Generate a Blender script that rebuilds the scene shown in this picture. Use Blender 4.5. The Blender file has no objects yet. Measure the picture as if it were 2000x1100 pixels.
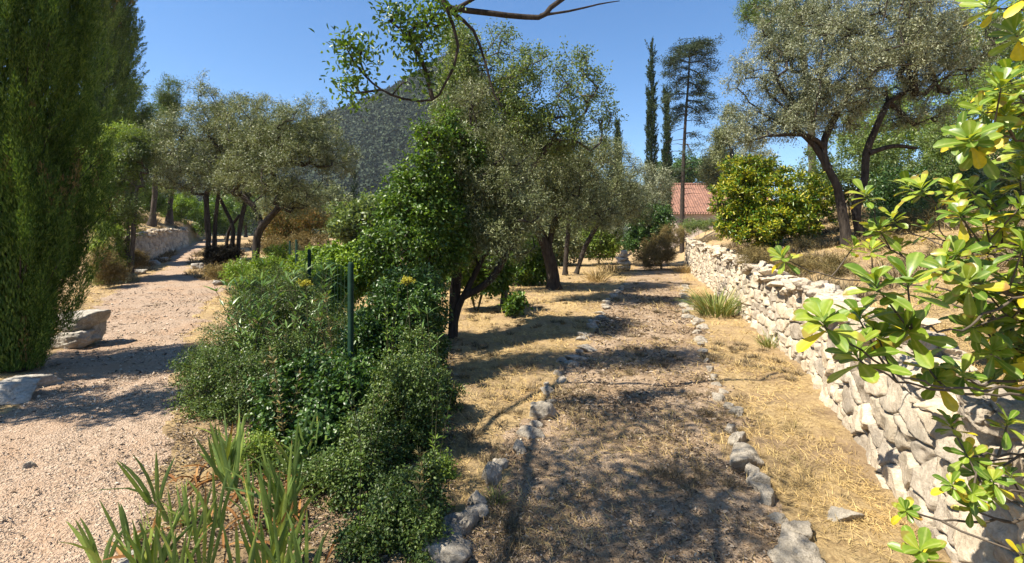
import bpy, math, random
import numpy as np
from math import radians as R
C = bpy.context.scene.collection
PI = math.pi
F, HY, EYE = 950.0, 460.0, 1.6

# ------------------------------------------------------------------ camera, sky, sun, exposure
cam = bpy.data.objects.new('camera', bpy.data.cameras.new('camera')); C.objects.link(cam)
cam.location = (0, 0, EYE); cam.rotation_euler = (R(90), 0, 0)
cam.data.sensor_width = 36; cam.data.lens = 36*F/2000; cam.data.shift_y = -(550-HY)/2000
cam.data.clip_start = .05; cam.data.clip_end = 6000
bpy.context.scene.camera = cam
SUN_EL, SUN_AZ = 55.0, 68.0          # elevation; degrees left of straight behind the camera
w = bpy.data.worlds.new("World"); bpy.context.scene.world = w; w.use_nodes = True
nt = w.node_tree; bg = nt.nodes['Background']
sky = nt.nodes.new('ShaderNodeTexSky'); sky.sky_type = 'NISHITA'; sky.sun_disc = False
sky.sun_elevation = R(SUN_EL); sky.sun_rotation = R(180+SUN_AZ)
sky.altitude = 300; sky.air_density = 1.0; sky.dust_density = .1; sky.ozone_density = 4.5
hs = nt.nodes.new('ShaderNodeHueSaturation'); hs.inputs['Saturation'].default_value = 1.18
nt.links.new(sky.outputs[0], hs.inputs['Color']); nt.links.new(hs.outputs[0], bg.inputs[0]); bg.inputs[1].default_value = .085
sd = np.array([-math.sin(R(SUN_AZ))*math.cos(R(SUN_EL)), -math.cos(R(SUN_AZ))*math.cos(R(SUN_EL)), math.sin(R(SUN_EL))])
sl = bpy.data.lights.new('sun', 'SUN'); sl.energy = 5.0; sl.angle = R(.53); sl.color = (1, .92, .78)
so = bpy.data.objects.new('sun', sl); C.objects.link(so); so.location = (-20, -30, 60)
import mathutils
so.rotation_euler = mathutils.Vector(sd).to_track_quat('Z', 'Y').to_euler()
vs = bpy.context.scene.view_settings
bpy.context.scene.display_settings.display_device = 'sRGB'
vs.view_transform = 'Standard'; vs.look = 'None'; vs.gamma = 1; vs.exposure = 1.22
cy = bpy.context.scene.cycles
cy.max_bounces = 6; cy.diffuse_bounces = 3; cy.glossy_bounces = 2; cy.transmission_bounces = 3; cy.transparent_max_bounces = 4
cy.use_denoising = True
cy.sample_clamp_indirect = 6

# ------------------------------------------------------------------ numpy helpers
def at(px, py, Y): return np.array([(px-1000)/F*Y, Y, EYE-(py-HY)/F*Y])
def unit(v): return v/np.maximum(np.linalg.norm(v, axis=-1, keepdims=True), 1e-9)
def ss(a, b, x):
    t = np.clip((x-a)/(b-a), 0, 1); return t*t*(3-2*t)
def hsh(i, j, k, s):
    h = (i.astype(np.int64)*73856093) ^ (j.astype(np.int64)*19349663) ^ (k.astype(np.int64)*83492791) ^ (s*2654435761)
    h = (h ^ (h >> 13))*1274126177 & 0x7fffffff
    h = (h ^ (h >> 15))*668265263 & 0x7fffffff
    return (h % 100003)/100003.0
def noise(P, s=0):
    P = np.asarray(P, float)
    if P.shape[-1] == 2: P = np.concatenate([P, np.zeros(P.shape[:-1]+(1,))], -1)
    I = np.floor(P).astype(np.int64); f = P-I; f = f*f*(3-2*f); out = 0
    for a in (0, 1):
        for b in (0, 1):
            for c in (0, 1):
                wt = (f[..., 0] if a else 1-f[..., 0])*(f[..., 1] if b else 1-f[..., 1])*(f[..., 2] if c else 1-f[..., 2])
                out = out+wt*hsh(I[..., 0]+a, I[..., 1]+b, I[..., 2]+c, s)
    return out*2-1
def fbm(P, s=0, o=3):
    P = np.asarray(P, float); r = 0; a = 1
    for k in range(o): r = r+a*noise(P*2**k, s+k); a *= .5
    return r

class MB:                                   # collects vertices and faces of ONE mesh
    def __init__(s): s.v = []; s.f = []; s.n = 0
    def add(s, V, *fs):
        V = np.asarray(V, float).reshape(-1, 3)
        for fa in fs:
            fa = np.asarray(fa, np.int64)
            if fa.size: s.f.append(fa+s.n)
        s.v.append(V); s.n += len(V); return s
    def build(s, name, mat, parent=None, smooth=True, base=None, attr=None):
        V = np.concatenate(s.v) if s.v else np.zeros((0, 3))
        if parent is not None and base is None: base = np.array(parent['_b'])
        if base is not None: V = V-np.asarray(base)
        me = bpy.data.meshes.new(name)
        me.vertices.add(len(V)); me.vertices.foreach_set('co', V.astype(np.float32).ravel())
        li = np.concatenate([a.ravel() for a in s.f]).astype(np.int32)
        ct = np.concatenate([np.full(len(a), a.shape[1]) for a in s.f]).astype(np.int32)
        st = np.concatenate([[0], np.cumsum(ct)[:-1]]).astype(np.int32)
        me.loops.add(len(li)); me.loops.foreach_set('vertex_index', li)
        me.polygons.add(len(ct)); me.polygons.foreach_set('loop_start', st); me.polygons.foreach_set('loop_total', ct)
        if smooth: me.polygons.foreach_set('use_smooth', np.ones(len(ct), bool))
        if attr is not None:
            for k, a in attr.items():
                at_ = me.attributes.new(k, 'FLOAT', 'POINT'); at_.data.foreach_set('value', np.asarray(a, np.float32))
        me.update(calc_edges=True)
        me.materials.append(mat)
        o = bpy.data.objects.new(name, me); C.objects.link(o)
        if parent is not None: o.parent = parent
        elif base is not None: o.location = base; o['_b'] = [float(x) for x in base]
        return o

def thing(name, label, cat, base, group=None):
    o = bpy.data.objects.new(name, None); C.objects.link(o); o.empty_display_size = .2
    o.location = base; o['label'] = label; o['category'] = cat; o['_b'] = [float(x) for x in base]
    if group: o['group'] = group
    return o
def tag(o, label, cat, group=None):
    o['label'] = label; o['category'] = cat
    if group: o['group'] = group
    return o

def ribs(mb, prof):                          # midrib and length coordinates of blades
    k = len(prof); n = mb.n//(3*k); return {'mid': np.tile([0, 1, 0], n*k), 'along': np.tile(np.repeat([p[0] for p in prof], 3), n)}
def tube(mb, P, rad, sides=6, rough=0, seed=0):
    P = np.asarray(P, float); n = len(P)
    if n < 2: return
    rad = np.broadcast_to(np.asarray(rad, float), (n,))
    T = unit(np.gradient(P, axis=0)); a = np.array([0, 0, 1.]) if abs(T[0][2]) < .9 else np.array([1., 0, 0])
    U = unit(np.cross(T[0], a)); ring = []; ang = np.arange(sides)*2*PI/sides
    for i in range(n):
        U = U-T[i]*np.dot(U, T[i]); U = U/max(np.linalg.norm(U), 1e-9); W = np.cross(T[i], U)
        r = rad[i]*np.ones(sides)
        if rough: r = r*(1+rough*noise(np.stack([np.cos(ang)*1.6, np.sin(ang)*1.6, np.full(sides, i*.45)], 1)+seed*7.3, seed))
        ring.append(P[i]+np.outer(np.cos(ang)*r, U)+np.outer(np.sin(ang)*r, W))
    V = np.concatenate(ring+[P[-1:]+T[-1]*rad[-1]*.5])
    i, j = np.meshgrid(np.arange(n-1), np.arange(sides), indexing='ij'); j2 = (j+1) % sides
    q = np.stack([i*sides+j, i*sides+j2, (i+1)*sides+j2, (i+1)*sides+j], -1).reshape(-1, 4)
    jj = np.arange(sides); t = np.stack([(n-1)*sides+jj, (n-1)*sides+(jj+1) % sides, np.full(sides, n*sides)], -1)
    mb.add(V, q, t)

def smoothpath(pts, step):
    P = np.asarray(pts, float)
    if len(P) < 3:
        k = max(2, int(np.linalg.norm(P[-1]-P[0])/step)+1); return P[0]+np.linspace(0, 1, k)[:, None]*(P[-1]-P[0])
    Q = np.vstack([2*P[0]-P[1], P, 2*P[-1]-P[-2]]); out = []
    for i in range(1, len(Q)-2):
        k = max(2, int(np.linalg.norm(Q[i+1]-Q[i])/step)+1); t = np.linspace(0, 1, k, endpoint=False)[:, None]
        p0, p1, p2, p3 = Q[i-1], Q[i], Q[i+1], Q[i+2]
        out.append(.5*(2*p1+(p2-p0)*t+(2*p0-5*p1+4*p2-p3)*t*t+(3*p1-p0-3*p2+p3)*t**3))
    return np.vstack(out+[P[-1:]])

def leaves(mb, Cc, D, N, L, W, kind='d'):
    n = len(Cc)
    if not n: return
    D = unit(D); S = unit(np.cross(D, N)); N = np.cross(S, D)
    L = np.broadcast_to(np.asarray(L, float), (n,))[:, None]; W = np.broadcast_to(np.asarray(W, float), (n,))[:, None]
    b = np.arange(n)[:, None]
    if kind == 'd':
        V = np.stack([Cc, Cc+D*L*.45+S*W*.5, Cc+D*L-N*L*.08, Cc+D*L*.45-S*W*.5], 1); mb.add(V, b*4+np.array([0, 1, 2, 3]))
    else:
        up = N*W*.16
        V = np.stack([Cc, Cc+D*L*.28+S*W*.42+up, Cc+D*L*.68+S*W*.44+up-N*L*.04, Cc+D*L-N*L*.14, Cc+D*L*.68-S*W*.44+up-N*L*.04, Cc+D*L*.28-S*W*.42+up], 1)
        mb.add(V, b*6+np.array([0, 1, 2, 3]), b*6+np.array([0, 3, 4, 5]))

OBOV = [(0, .05), (.25, .2), (.5, .36), (.72, .49), (.88, .43), (1, .14)]
SWORD = [(0, .34), (.25, .48), (.5, .5), (.75, .4), (.92, .18), (1, .02)]
LANCE = [(0, .08), (.3, .46), (.6, .4), (1, .03)]
GRASS = [(0, .5), (.5, .42), (1, .05)]
HEART = [(0, .3), (.18, .62), (.45, .56), (.75, .3), (1, .02)]
def blades(mb, B, D, N, L, W, prof, bend=0., fold=.12, G=None, tlist=None):
    """curved leaves with a midrib: rows along the profile, three columns"""
    n = len(B)
    if not n: return
    D = unit(D); S = unit(np.cross(D, N)); N = np.cross(S, D)
    L = np.broadcast_to(np.asarray(L, float), (n,))[:, None]; W = np.broadcast_to(np.asarray(W, float), (n,))[:, None]
    bend = np.broadcast_to(np.asarray(bend, float), (n,))[:, None]; G = -N if G is None else np.broadcast_to(np.asarray(G, float), (n, 3))
    rows = []
    for t, wd in prof:
        m = B+D*L*t+G*bend*L*t*t
        rows += [m-S*W*wd+N*W*wd*fold*2, m, m+S*W*wd+N*W*wd*fold*2]
        if tlist is not None: tlist.append(t)
    V = np.stack(rows, 1); k = len(prof); b = np.arange(n)[:, None]*(3*k)
    for r in range(k-1):
        o = r*3; mb.add(np.zeros((0, 3)), b*0) if False else None
        for c in (0, 1): mb.f.append(b+mb.n+np.array([o+c, o+c+1, o+c+4, o+c+3]))
    mb.v.append(V.reshape(-1, 3)); mb.n += n*3*k

# ------------------------------------------------------------------ materials
def mat_new(name):
    m = bpy.data.materials.new(name); m.use_nodes = True; t = m.node_tree; t.nodes.clear()
    o = t.nodes.new('ShaderNodeOutputMaterial'); p = t.nodes.new('ShaderNodeBsdfPrincipled'); t.links.new(p.outputs[0], o.inputs[0])
    return m, t, p, o
def ramp(t, fac, cols):
    r = t.nodes.new('ShaderNodeValToRGB'); e = r.color_ramp.elements
    while len(e) < len(cols): e.new(.5)
    for i, (p, c) in enumerate(cols): e[i].position = p; e[i].color = (*c, 1)
    t.links.new(fac, r.inputs[0]); return r.outputs[0]
def tex(t, kind, scale, co=None, **kw):
    n = t.nodes.new('ShaderNodeTex'+kind); n.inputs['Scale'].default_value = scale
    for k, v in kw.items():
        if k in n.inputs: n.inputs[k].default_value = v
        else: setattr(n, k, v)
    if co is not None: t.links.new(co, n.inputs['Vector'])
    return n
def mix(t, fac, a, b, mode='MIX'):
    m = t.nodes.new('ShaderNodeMix'); m.data_type = 'RGBA'; m.blend_type = mode
    for k, v in ((0, fac), (6, a), (7, b)):
        if isinstance(v, (int, float)): m.inputs[k].default_value = v
        elif isinstance(v, tuple): m.inputs[k].default_value = (*v, 1)
        else: t.links.new(v, m.inputs[k])
    return m.outputs[2]
def pos(t): return t.nodes.new('ShaderNodeNewGeometry').outputs['Position']
def bump(t, p, h, strength=.5, dist=.01):
    b = t.nodes.new('ShaderNodeBump'); b.inputs['Strength'].default_value = strength; b.inputs['Distance'].default_value = dist
    t.links.new(h, b.inputs['Height']); t.links.new(b.outputs[0], p.inputs['Normal'])

def leafmat(name, cols, rough=.5, trans=.3, spec=.35, tint=(1.3, 1.25, .5), big=None, rib=0, tip=None):
    m, t, p, o = mat_new(name)
    g = t.nodes.new('ShaderNodeNewGeometry')
    k = len(cols); c = ramp(t, g.outputs['Random Per Island'], [(i/max(k-1, 1), cc) for i, cc in enumerate(cols)])
    n = tex(t, 'Noise', big or 1.6, g.outputs['Position'])
    c = mix(t, .55, c, ramp(t, n.outputs[0], [(.3, (.55, .6, .6)), (.7, (1.3, 1.22, 1.1))]), 'MULTIPLY')
    if rib:                                 # pale midrib, mottled blade, dry tips
        a = t.nodes.new('ShaderNodeAttribute'); a.attribute_name = 'mid'; c = mix(t, ramp(t, a.outputs['Fac'], [(.72, (0, 0, 0)), (.95, (rib, rib, rib))]), c, mix(t, .5, c, (.5, .55, .2)))
        nn = tex(t, 'Noise', 45, g.outputs['Position'], Detail=5); c = mix(t, .6, c, ramp(t, nn.outputs[0], [(.3, (.68, .70, .62)), (.6, (1.1, 1.06, 1.0))]), 'MULTIPLY')
    if tip:
        a = t.nodes.new('ShaderNodeAttribute'); a.attribute_name = 'along'; ad = t.nodes.new('ShaderNodeMath'); ad.operation = 'ADD'; t.links.new(a.outputs['Fac'], ad.inputs[0])
        m3 = t.nodes.new('ShaderNodeMath'); m3.operation = 'MULTIPLY_ADD'; m3.inputs[1].default_value = .5; m3.inputs[2].default_value = -.32; t.links.new(g.outputs['Random Per Island'], m3.inputs[0]); t.links.new(m3.outputs[0], ad.inputs[1])
        c = mix(t, ramp(t, ad.outputs[0], [(.93, (0, 0, 0)), (1.0, (1, 1, 1))]), c, tip)
    t.links.new(c, p.inputs['Base Color']); p.inputs['Roughness'].default_value = rough; p.inputs['Specular IOR Level'].default_value = spec
    tr = t.nodes.new('ShaderNodeBsdfTranslucent'); t.links.new(mix(t, 1., c, tint, 'MULTIPLY'), tr.inputs[0])
    ms = t.nodes.new('ShaderNodeMixShader'); ms.inputs[0].default_value = trans
    t.links.new(p.outputs[0], ms.inputs[1]); t.links.new(tr.outputs[0], ms.inputs[2]); t.links.new(ms.outputs[0], o.inputs[0])
    return m
def barkmat(name, a, b, sc=9, stretch=.25):
    m, t, p, o = mat_new(name)
    mp = t.nodes.new('ShaderNodeMapping'); mp.inputs['Scale'].default_value = (1, 1, stretch); t.links.new(pos(t), mp.inputs[0])
    n = tex(t, 'Noise', sc*2, mp.outputs[0], Detail=8, Roughness=.7); v = tex(t, 'Voronoi', sc*2.2, mp.outputs[0], feature='DISTANCE_TO_EDGE')
    c = ramp(t, n.outputs[0], [(.35, a), (.65, b)])
    t.links.new(c, p.inputs['Base Color']); p.inputs['Roughness'].default_value = .9; p.inputs['Specular IOR Level'].default_value = .2
    bump(t, p, mix(t, .5, n.outputs[0], v.outputs[0]), .9, .03); return m
def stonemat(name, cols, sc=6, lichen=.35, island=False):
    m, t, p, o = mat_new(name); P = pos(t)
    n = tex(t, 'Noise', sc, P, Detail=10, Roughness=.68); n2 = tex(t, 'Noise', sc*7, P, Detail=6, Roughness=.7); v = tex(t, 'Noise', sc*.5, P, Detail=3)
    c = ramp(t, n.outputs[0], [(.3, cols[0]), (.5, cols[1]), (.7, cols[2])])
    c = mix(t, .6, c, ramp(t, n2.outputs[0], [(.3, (.5, .48, .45)), (.6, (1.1, 1.08, 1.05))]), 'MULTIPLY')
    c = mix(t, ramp(t, v.outputs[0], [(.55, (0, 0, 0)), (.68, (lichen, lichen, lichen))]), c, (.13, .125, .11))
    if island:
        a = t.nodes.new('ShaderNodeAttribute'); a.attribute_name = 'tone'
        c = mix(t, .8, c, ramp(t, a.outputs['Fac'], [(0, (.55, .52, .49)), (.3, (.8, .77, .74)), (.6, (1, .95, .87)), (1, (1.25, 1.14, .98))]), 'MULTIPLY')
    t.links.new(c, p.inputs['Base Color']); p.inputs['Roughness'].default_value = .92; p.inputs['Specular IOR Level'].default_value = .2
    bump(t, p, mix(t, .6, n.outputs[0], n2.outputs[0]), .8, .03); return m
def plainmat(name, col, rough=.6, metal=0):
    m, t, p, o = mat_new(name); n = tex(t, 'Noise', 14, pos(t), Detail=6)
    c = ramp(t, n.outputs[0], [(.3, tuple(x*.75 for x in col)), (.7, tuple(min(1, x*1.15) for x in col))])
    t.links.new(c, p.inputs['Base Color']); p.inputs['Roughness'].default_value = rough; p.inputs['Metallic'].default_value = metal; p.inputs['Specular IOR Level'].default_value = .15; return m
def islandmat(name, cols, rough=.9, trans=0):
    m, t, p, o = mat_new(name); g = t.nodes.new('ShaderNodeNewGeometry')
    c = ramp(t, g.outputs['Random Per Island'], [(i/(len(cols)-1), x) for i, x in enumerate(cols)])
    t.links.new(c, p.inputs['Base Color']); p.inputs['Roughness'].default_value = rough; p.inputs['Specular IOR Level'].default_value = .25
    return m

M = {}
M['cypress'] = leafmat('cypress_foliage', [(.03, .08, .014), (.09, .165, .03), (.18, .265, .05)], .55, .22, .2, big=1.1)
M['cypress_far'] = leafmat('far_cypress_foliage', [(.012, .03, .012), (.03, .055, .02), (.055, .08, .03)], .7, .1, .2, big=.6)
M['cypress_grey'] = leafmat('grey_green_cypress_foliage', [(.05, .095, .022), (.11, .175, .038), (.19, .26, .065)], .6, .2, .2, big=1.0)
M['cedar'] = leafmat('blue_green_cedar_needles', [(.03, .055, .035), (.055, .085, .05), (.09, .12, .07)], .7, .1, .2, big=.6)
M['juniper'] = leafmat('light_green_foliage', [(.11, .19, .03), (.20, .30, .05), (.32, .40, .08)], .55, .3, .3)
M['pine'] = leafmat('pine_needles', [(.06, .11, .025), (.12, .18, .045), (.19, .24, .07)], .6, .15, .2)
M['olive'] = leafmat('olive_leaves', [(.06, .08, .03), (.125, .15, .055), (.21, .235, .105), (.33, .345, .20)], .5, .18, .4, (1.1, 1.2, .6))
M['olive_grey'] = leafmat('silver_olive_leaves', [(.10, .12, .06), (.18, .20, .11), (.27, .29, .18), (.42, .43, .31)], .5, .18, .4, (1.1, 1.15, .6))
M['green'] = leafmat('green_leaves', [(.035, .09, .014), (.085, .165, .022), (.17, .26, .035)], .42, .35, .5)
M['dark'] = leafmat('dark_green_leaves', [(.02, .06, .012), (.045, .10, .02), (.10, .18, .035)], .4, .25, .5)
M['small'] = leafmat('small_green_leaves', [(.03, .065, .014), (.08, .135, .028), (.17, .235, .055)], .45, .28, .45)
M['bright'] = leafmat('bright_green_leaves', [(.09, .17, .02), (.16, .27, .03), (.27, .37, .05)], .45, .35, .4)
M['lance'] = leafmat('lance_leaves', [(.05, .11, .024), (.09, .17, .035), (.15, .24, .05)], .35, .25, .55)
M['pitto'] = leafmat('glossy_pittosporum_leaves', [(.085, .17, .02), (.15, .255, .028), (.24, .34, .04), (.40, .45, .055)], .36, .36, .45, (1.5, 1.3, .4), big=3, rib=.8, tip=(.30, .24, .05))
M['pitto_y'] = leafmat('yellow_pittosporum_leaves', [(.55, .46, .02), (.66, .55, .03), (.45, .42, .03)], .45, .35, .4, (1.2, 1.1, .5), big=3, rib=.4, tip=(.30, .17, .04))
M['pittobush'] = leafmat('yellow_green_leaves', [(.03, .10, .012), (.10, .19, .015), (.28, .31, .02), (.42, .38, .03)], .35, .28, .5, big=1.2)
M['sparse'] = leafmat('thin_crown_leaves', [(.065, .105, .03), (.125, .185, .055), (.21, .26, .09)], .45, .35, .4)
M['iris'] = leafmat('iris_blades', [(.10, .17, .05), (.19, .28, .06), (.33, .39, .08)], .45, .25, .4, (1.3, 1.3, .4), big=6, rib=.25, tip=(.32, .15, .045))
M['iris_dry'] = leafmat('dry_iris_blades', [(.16, .07, .025), (.30, .15, .05), (.42, .27, .13)], .8, .15, .2, (1.2, .9, .5))
M['brown'] = leafmat('dry_brush_twigs', [(.10, .085, .035), (.19, .15, .06), (.28, .21, .08)], .8, .15, .2, (1.1, .9, .5))
M['smoke'] = leafmat('orange_and_green_plumes', [(.10, .14, .03), (.22, .18, .05), (.36, .20, .07)], .7, .2, .2, (1.1, .9, .5))
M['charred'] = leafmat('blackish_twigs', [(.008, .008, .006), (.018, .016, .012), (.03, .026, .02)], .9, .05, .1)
M['tuft'] = leafmat('tuft_blades', [(.09, .14, .03), (.16, .20, .05), (.34, .30, .11)], .6, .25, .3)
M['grey'] = leafmat('grey_green_leaves', [(.20, .23, .16), (.29, .31, .22), (.38, .38, .29)], .7, .15, .2)
M['flower'] = leafmat('yellow_flowers', [(.28, .27, .03), (.42, .38, .05)], .7, .2, .2)
M['straw'] = leafmat('straw', [(.27, .19, .08), (.46, .33, .14), (.62, .47, .22)], .8, .15, .2, (1.1, 1, .7))
M['scrub'] = leafmat('dry_scrub_stalks', [(.10, .08, .05), (.20, .155, .095), (.33, .26, .16)], .85, .15, .15, (1.1, 1, .7))
M['litter'] = islandmat('dry_leaf_litter', [(.035, .025, .018), (.10, .07, .045), (.22, .16, .105), (.42, .34, .25)])
M['pebble'] = islandmat('limestone_pebbles', [(.17, .125, .09), (.38, .285, .20), (.52, .42, .32), (.64, .55, .44)])
M['bark'] = barkmat('grey_brown_bark', (.035, .028, .022), (.11, .09, .07))
M['bark_dark'] = barkmat('dark_bark', (.018, .014, .011), (.06, .048, .038))
M['twig'] = plainmat('grey_twig', (.10, .08, .06), .85)
M['stem'] = plainmat('green_brown_stem', (.09, .085, .04), .8)
M['stone'] = stonemat('pale_limestone', [(.24, .22, .19), (.40, .37, .32), (.55, .51, .45)])
M['edgestone'] = stonemat('weathered_limestone', [(.20, .175, .14), (.36, .32, .26), (.53, .475, .39)], 14, .75)
M['wall'] = stonemat('dry_stone_masonry', [(.36, .315, .25), (.52, .46, .375), (.66, .595, .50)], 7, .4, True)
M['post'] = plainmat('green_painted_steel', (.008, .03, .018), .7)
M['wire'] = plainmat('green_wire', (.012, .035, .02), .6)

# ------------------------------------------------------------------ terrain
WL = np.array([(.9, -12), (1.45, -1), (1.75, 1), (2.34, 2.92), (2.54, 3.45), (2.92, 4.47), (3.58, 6.08), (4.18, 8.44), (5.56, 13.2), (8.3, 23.4)])  # foot of the right-hand wall
def wx(y): return np.interp(y, WL[:, 1], WL[:, 0])+np.maximum(0, y-23.4)*.28
LWL = np.array([(-13.85, 17.6), (-15.4, 20.8), (-17.2, 24.4), (-19.0, 28.6)])                                         # foot of the left-hand wall
def lwx(y): return np.interp(y, LWL[:, 1], LWL[:, 0])-np.maximum(0, y-28.6)*.5
WH = lambda y: np.interp(y, [0, 3, 5, 13, 24], [.74, .76, .84, 1.06, 1.32])
def gz(x, y):
    x = np.asarray(x, float); y = np.asarray(y, float)
    d = (x-wx(y))*.958
    h = WH(y)
    t = ss(.12, .34, d)
    far = ss(23.4, 27, y)
    t = t*(1-far)+ss(-.5, 5, d)*far
    z = t*(h-.05)+np.clip(d-.3, 0, 7)*.235*ss(.2, 1.2, d)+np.clip(d-7.3, 0, 40)*.30
    z = z*ss(90, 50, y)*ss(-40, -8, y)
    ang = x/np.maximum(y, .5)
    m = ss(-.30, -.48, ang)*ss(6, 10, y)
    z = z+m*np.clip((y-13.5)*.066, 0, 1.35)
    d2 = (lwx(y)-x)*.88
    z = z+ss(.15, .5, d2)*ss(17.3, 17.75, y)*1.15*ss(46, 36, y)+np.clip(d2-.5, 0, 25)*.32*ss(10, 19, y)*ss(70, 40, y)
    z = z+ss(-1.0, -5, x-(-4.9-y*.62))*0
    # gentle undulation
    z = z+.035*fbm(np.stack([x*.45, y*.45], -1), 5, 3)*ss(1, 3, np.hypot(x, y))
    return z
def gzs(x, y): return float(gz(np.array([x]), np.array([y]))[0])
def g(px, Y):                              # ground point seen in column px at depth Y
    X = (px-1000)/F*Y; return np.array([X, Y, gzs(X, Y)])

PL = np.array([(-.9, -4), (-.9, 0), (-1.9, 2.38), (-2.75, 3.9), (-4.0, 5.85), (-5.2, 8), (-6.86, 10.9), (-8.6, 14.6), (-11.6, 17.2), (-14.4, 22), (-17.2, 27), (-20, 34),
               (-21.5, 34), (-18.4, 27), (-15.4, 22), (-12.95, 18.2), (-11.9, 15), (-10.4, 12.4), (-8.3, 9.6), (-6.5, 6.9), (-5.5, 5.6), (-4.7, 4.5), (-4.2, 2.4), (-3.8, -4)])
PR = np.array([(-.8, -4), (-.6, 1), (-.35, 2.76), (-.14, 3.3), (.31, 4.47), (.68, 5.85), (2.06, 10.9), (4.7, 19), (6.3, 24), (12.5, 46), (14.5, 46), (7.7, 24), (6.3, 18), (3.9, 10.9), (2.7, 6.9),
               (2.06, 4.9), (1.72, 3.7), (1.57, 3.04), (1.5, 2.5), (1.3, 1), (.9, -4)])
def inside(poly, x, y):
    x = np.asarray(x); y = np.asarray(y); c = np.zeros(x.shape, bool); n = len(poly)
    for i in range(n):
        x1, y1 = poly[i]; x2, y2 = poly[(i+1) % n]
        k = ((y1 > y) != (y2 > y)) & (x < (x2-x1)*(y-y1)/(y2-y1+1e-12)+x1); c ^= k
    return c
def jit(x, y, a=.16):
    P = np.stack([x, y], -1)
    return x+a*fbm(P*2.2, 11, 3), y+a*fbm(P*2.2+31, 17, 3)

def groundmats():
    out = []
    # straw covered earth
    m, t, p, o = mat_new('straw_covered_earth'); P = pos(t)
    n = tex(t, 'Noise', 1.3, P, Detail=5); n2 = tex(t, 'Noise', 26, P, Detail=8, Roughness=.75); n3 = tex(t, 'Noise', 6, P, Detail=5)
    c = ramp(t, n2.outputs[0], [(.3, (.20, .135, .07)), (.5, (.42, .30, .15)), (.7, (.62, .47, .25))])
    c = mix(t, ramp(t, n.outputs[0], [(.42, (0, 0, 0)), (.62, (.8, .8, .8))]), c, ramp(t, n3.outputs[0], [(.3, (.19, .13, .085)), (.7, (.38, .27, .16))]))
    t.links.new(c, p.inputs['Base Color']); p.inputs['Roughness'].default_value = .95; p.inputs['Specular IOR Level'].default_value = .1
    bump(t, p, n2.outputs[0], 1, .04); out.append(m)
    # pale gravel
    m, t, p, o = mat_new('pale_gravel'); P = pos(t)
    v = tex(t, 'Voronoi', 58, P, Randomness=1.0); v2 = tex(t, 'Voronoi', 130, P); n = tex(t, 'Noise', 1.1, P, Detail=6); n2 = tex(t, 'Noise', 40, P, Detail=6)
    c = ramp(t, v.outputs['Color'], [(.15, (.26, .17, .11)), (.5, (.45, .31, .21)), (.9, (.60, .465, .345))])
    c = mix(t, .5, c, ramp(t, n2.outputs[0], [(.3, (.24, .17, .115)), (.7, (.50, .40, .31))]))
    c = mix(t, ramp(t, n.outputs[0], [(.45, (0, 0, 0)), (.68, (.6, .6, .6))]), c, (.40, .25, .15))
    t.links.new(c, p.inputs['Base Color']); p.inputs['Roughness'].default_value = .95; p.inputs['Specular IOR Level'].default_value = .15
    bump(t, p, mix(t, .4, v.outputs['Distance'], v2.outputs['Distance']), 1, .025); out.append(m)
    # trodden dirt with litter
    m, t, p, o = mat_new('trodden_dirt'); P = pos(t)
    n = tex(t, 'Noise', 1.6, P, Detail=6); n2 = tex(t, 'Noise', 34, P, Detail=8, Roughness=.75); v = tex(t, 'Voronoi', 75, P)
    c = ramp(t, n2.outputs[0], [(.3, (.13, .085, .05)), (.52, (.29, .20, .12)), (.72, (.47, .345, .225))])
    c = mix(t, ramp(t, n.outputs[0], [(.4, (0, 0, 0)), (.62, (.7, .7, .7))]), c, ramp(t, v.outputs['Color'], [(.2, (.29, .205, .13)), (.8, (.50, .39, .285))]))
    t.links.new(c, p.inputs['Base Color']); p.inputs['Roughness'].default_value = .95; p.inputs['Specular IOR Level'].default_value = .1
    bump(t, p, mix(t, .4, n2.outputs[0], v.outputs['Distance']), 1, .03); out.append(m)
    return out
GM = groundmats()

def terrain():
    fa = np.linspace(-62, 62, 520); bk = np.linspace(62, 298, 60)[1:-1]
    an = R(1)*np.concatenate([fa, bk]); nA = len(an)
    rad = np.concatenate([np.geomspace(.25, 1.6, 20, endpoint=False), np.geomspace(1.6, 45, 330, endpoint=False), np.geomspace(45, 900, 30)]); nR = len(rad)
    A, Rr = np.meshgrid(an, rad, indexing='ij'); X = np.sin(A)*Rr; Y = np.cos(A)*Rr
    Z = gz(X, Y)
    nearm = ss(30, 12, Rr)
    Z += (.016*fbm(np.stack([X*4, Y*4], -1), 3, 4)+.008*fbm(np.stack([X*19, Y*19], -1), 9, 2))*nearm
    V = np.stack([X, Y, Z], -1).reshape(-1, 3)
    i, j = np.meshgrid(np.arange(nA), np.arange(nR-1), indexing='ij'); i2 = (i+1) % nA
    q = np.stack([i*nR+j, i*nR+j+1, i2*nR+j+1, i2*nR+j], -1).reshape(-1, 4)[:, ::-1]
    ce = V[q].mean(1); jx, jy = jit(ce[:, 0], ce[:, 1])
    inL = inside(PL, jx, jy); inR = inside(PR, jx, jy)&~inL
    for nm, sel, mt in (('ground', ~(inL | inR), GM[0]), ('gravel_path', inL, GM[1]), ('dirt_path', inR, GM[2])):
        qq = q[sel]; u, inv = np.unique(qq, return_inverse=True)
        mb = MB(); mb.add(V[u], inv.reshape(-1, 4))
        if nm == 'ground':
            c = len(mb.v[0]); idx = {a: k for k, a in enumerate(u)}
        o = mb.build(nm, mt); o['kind'] = 'structure'
terrain()

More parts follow.
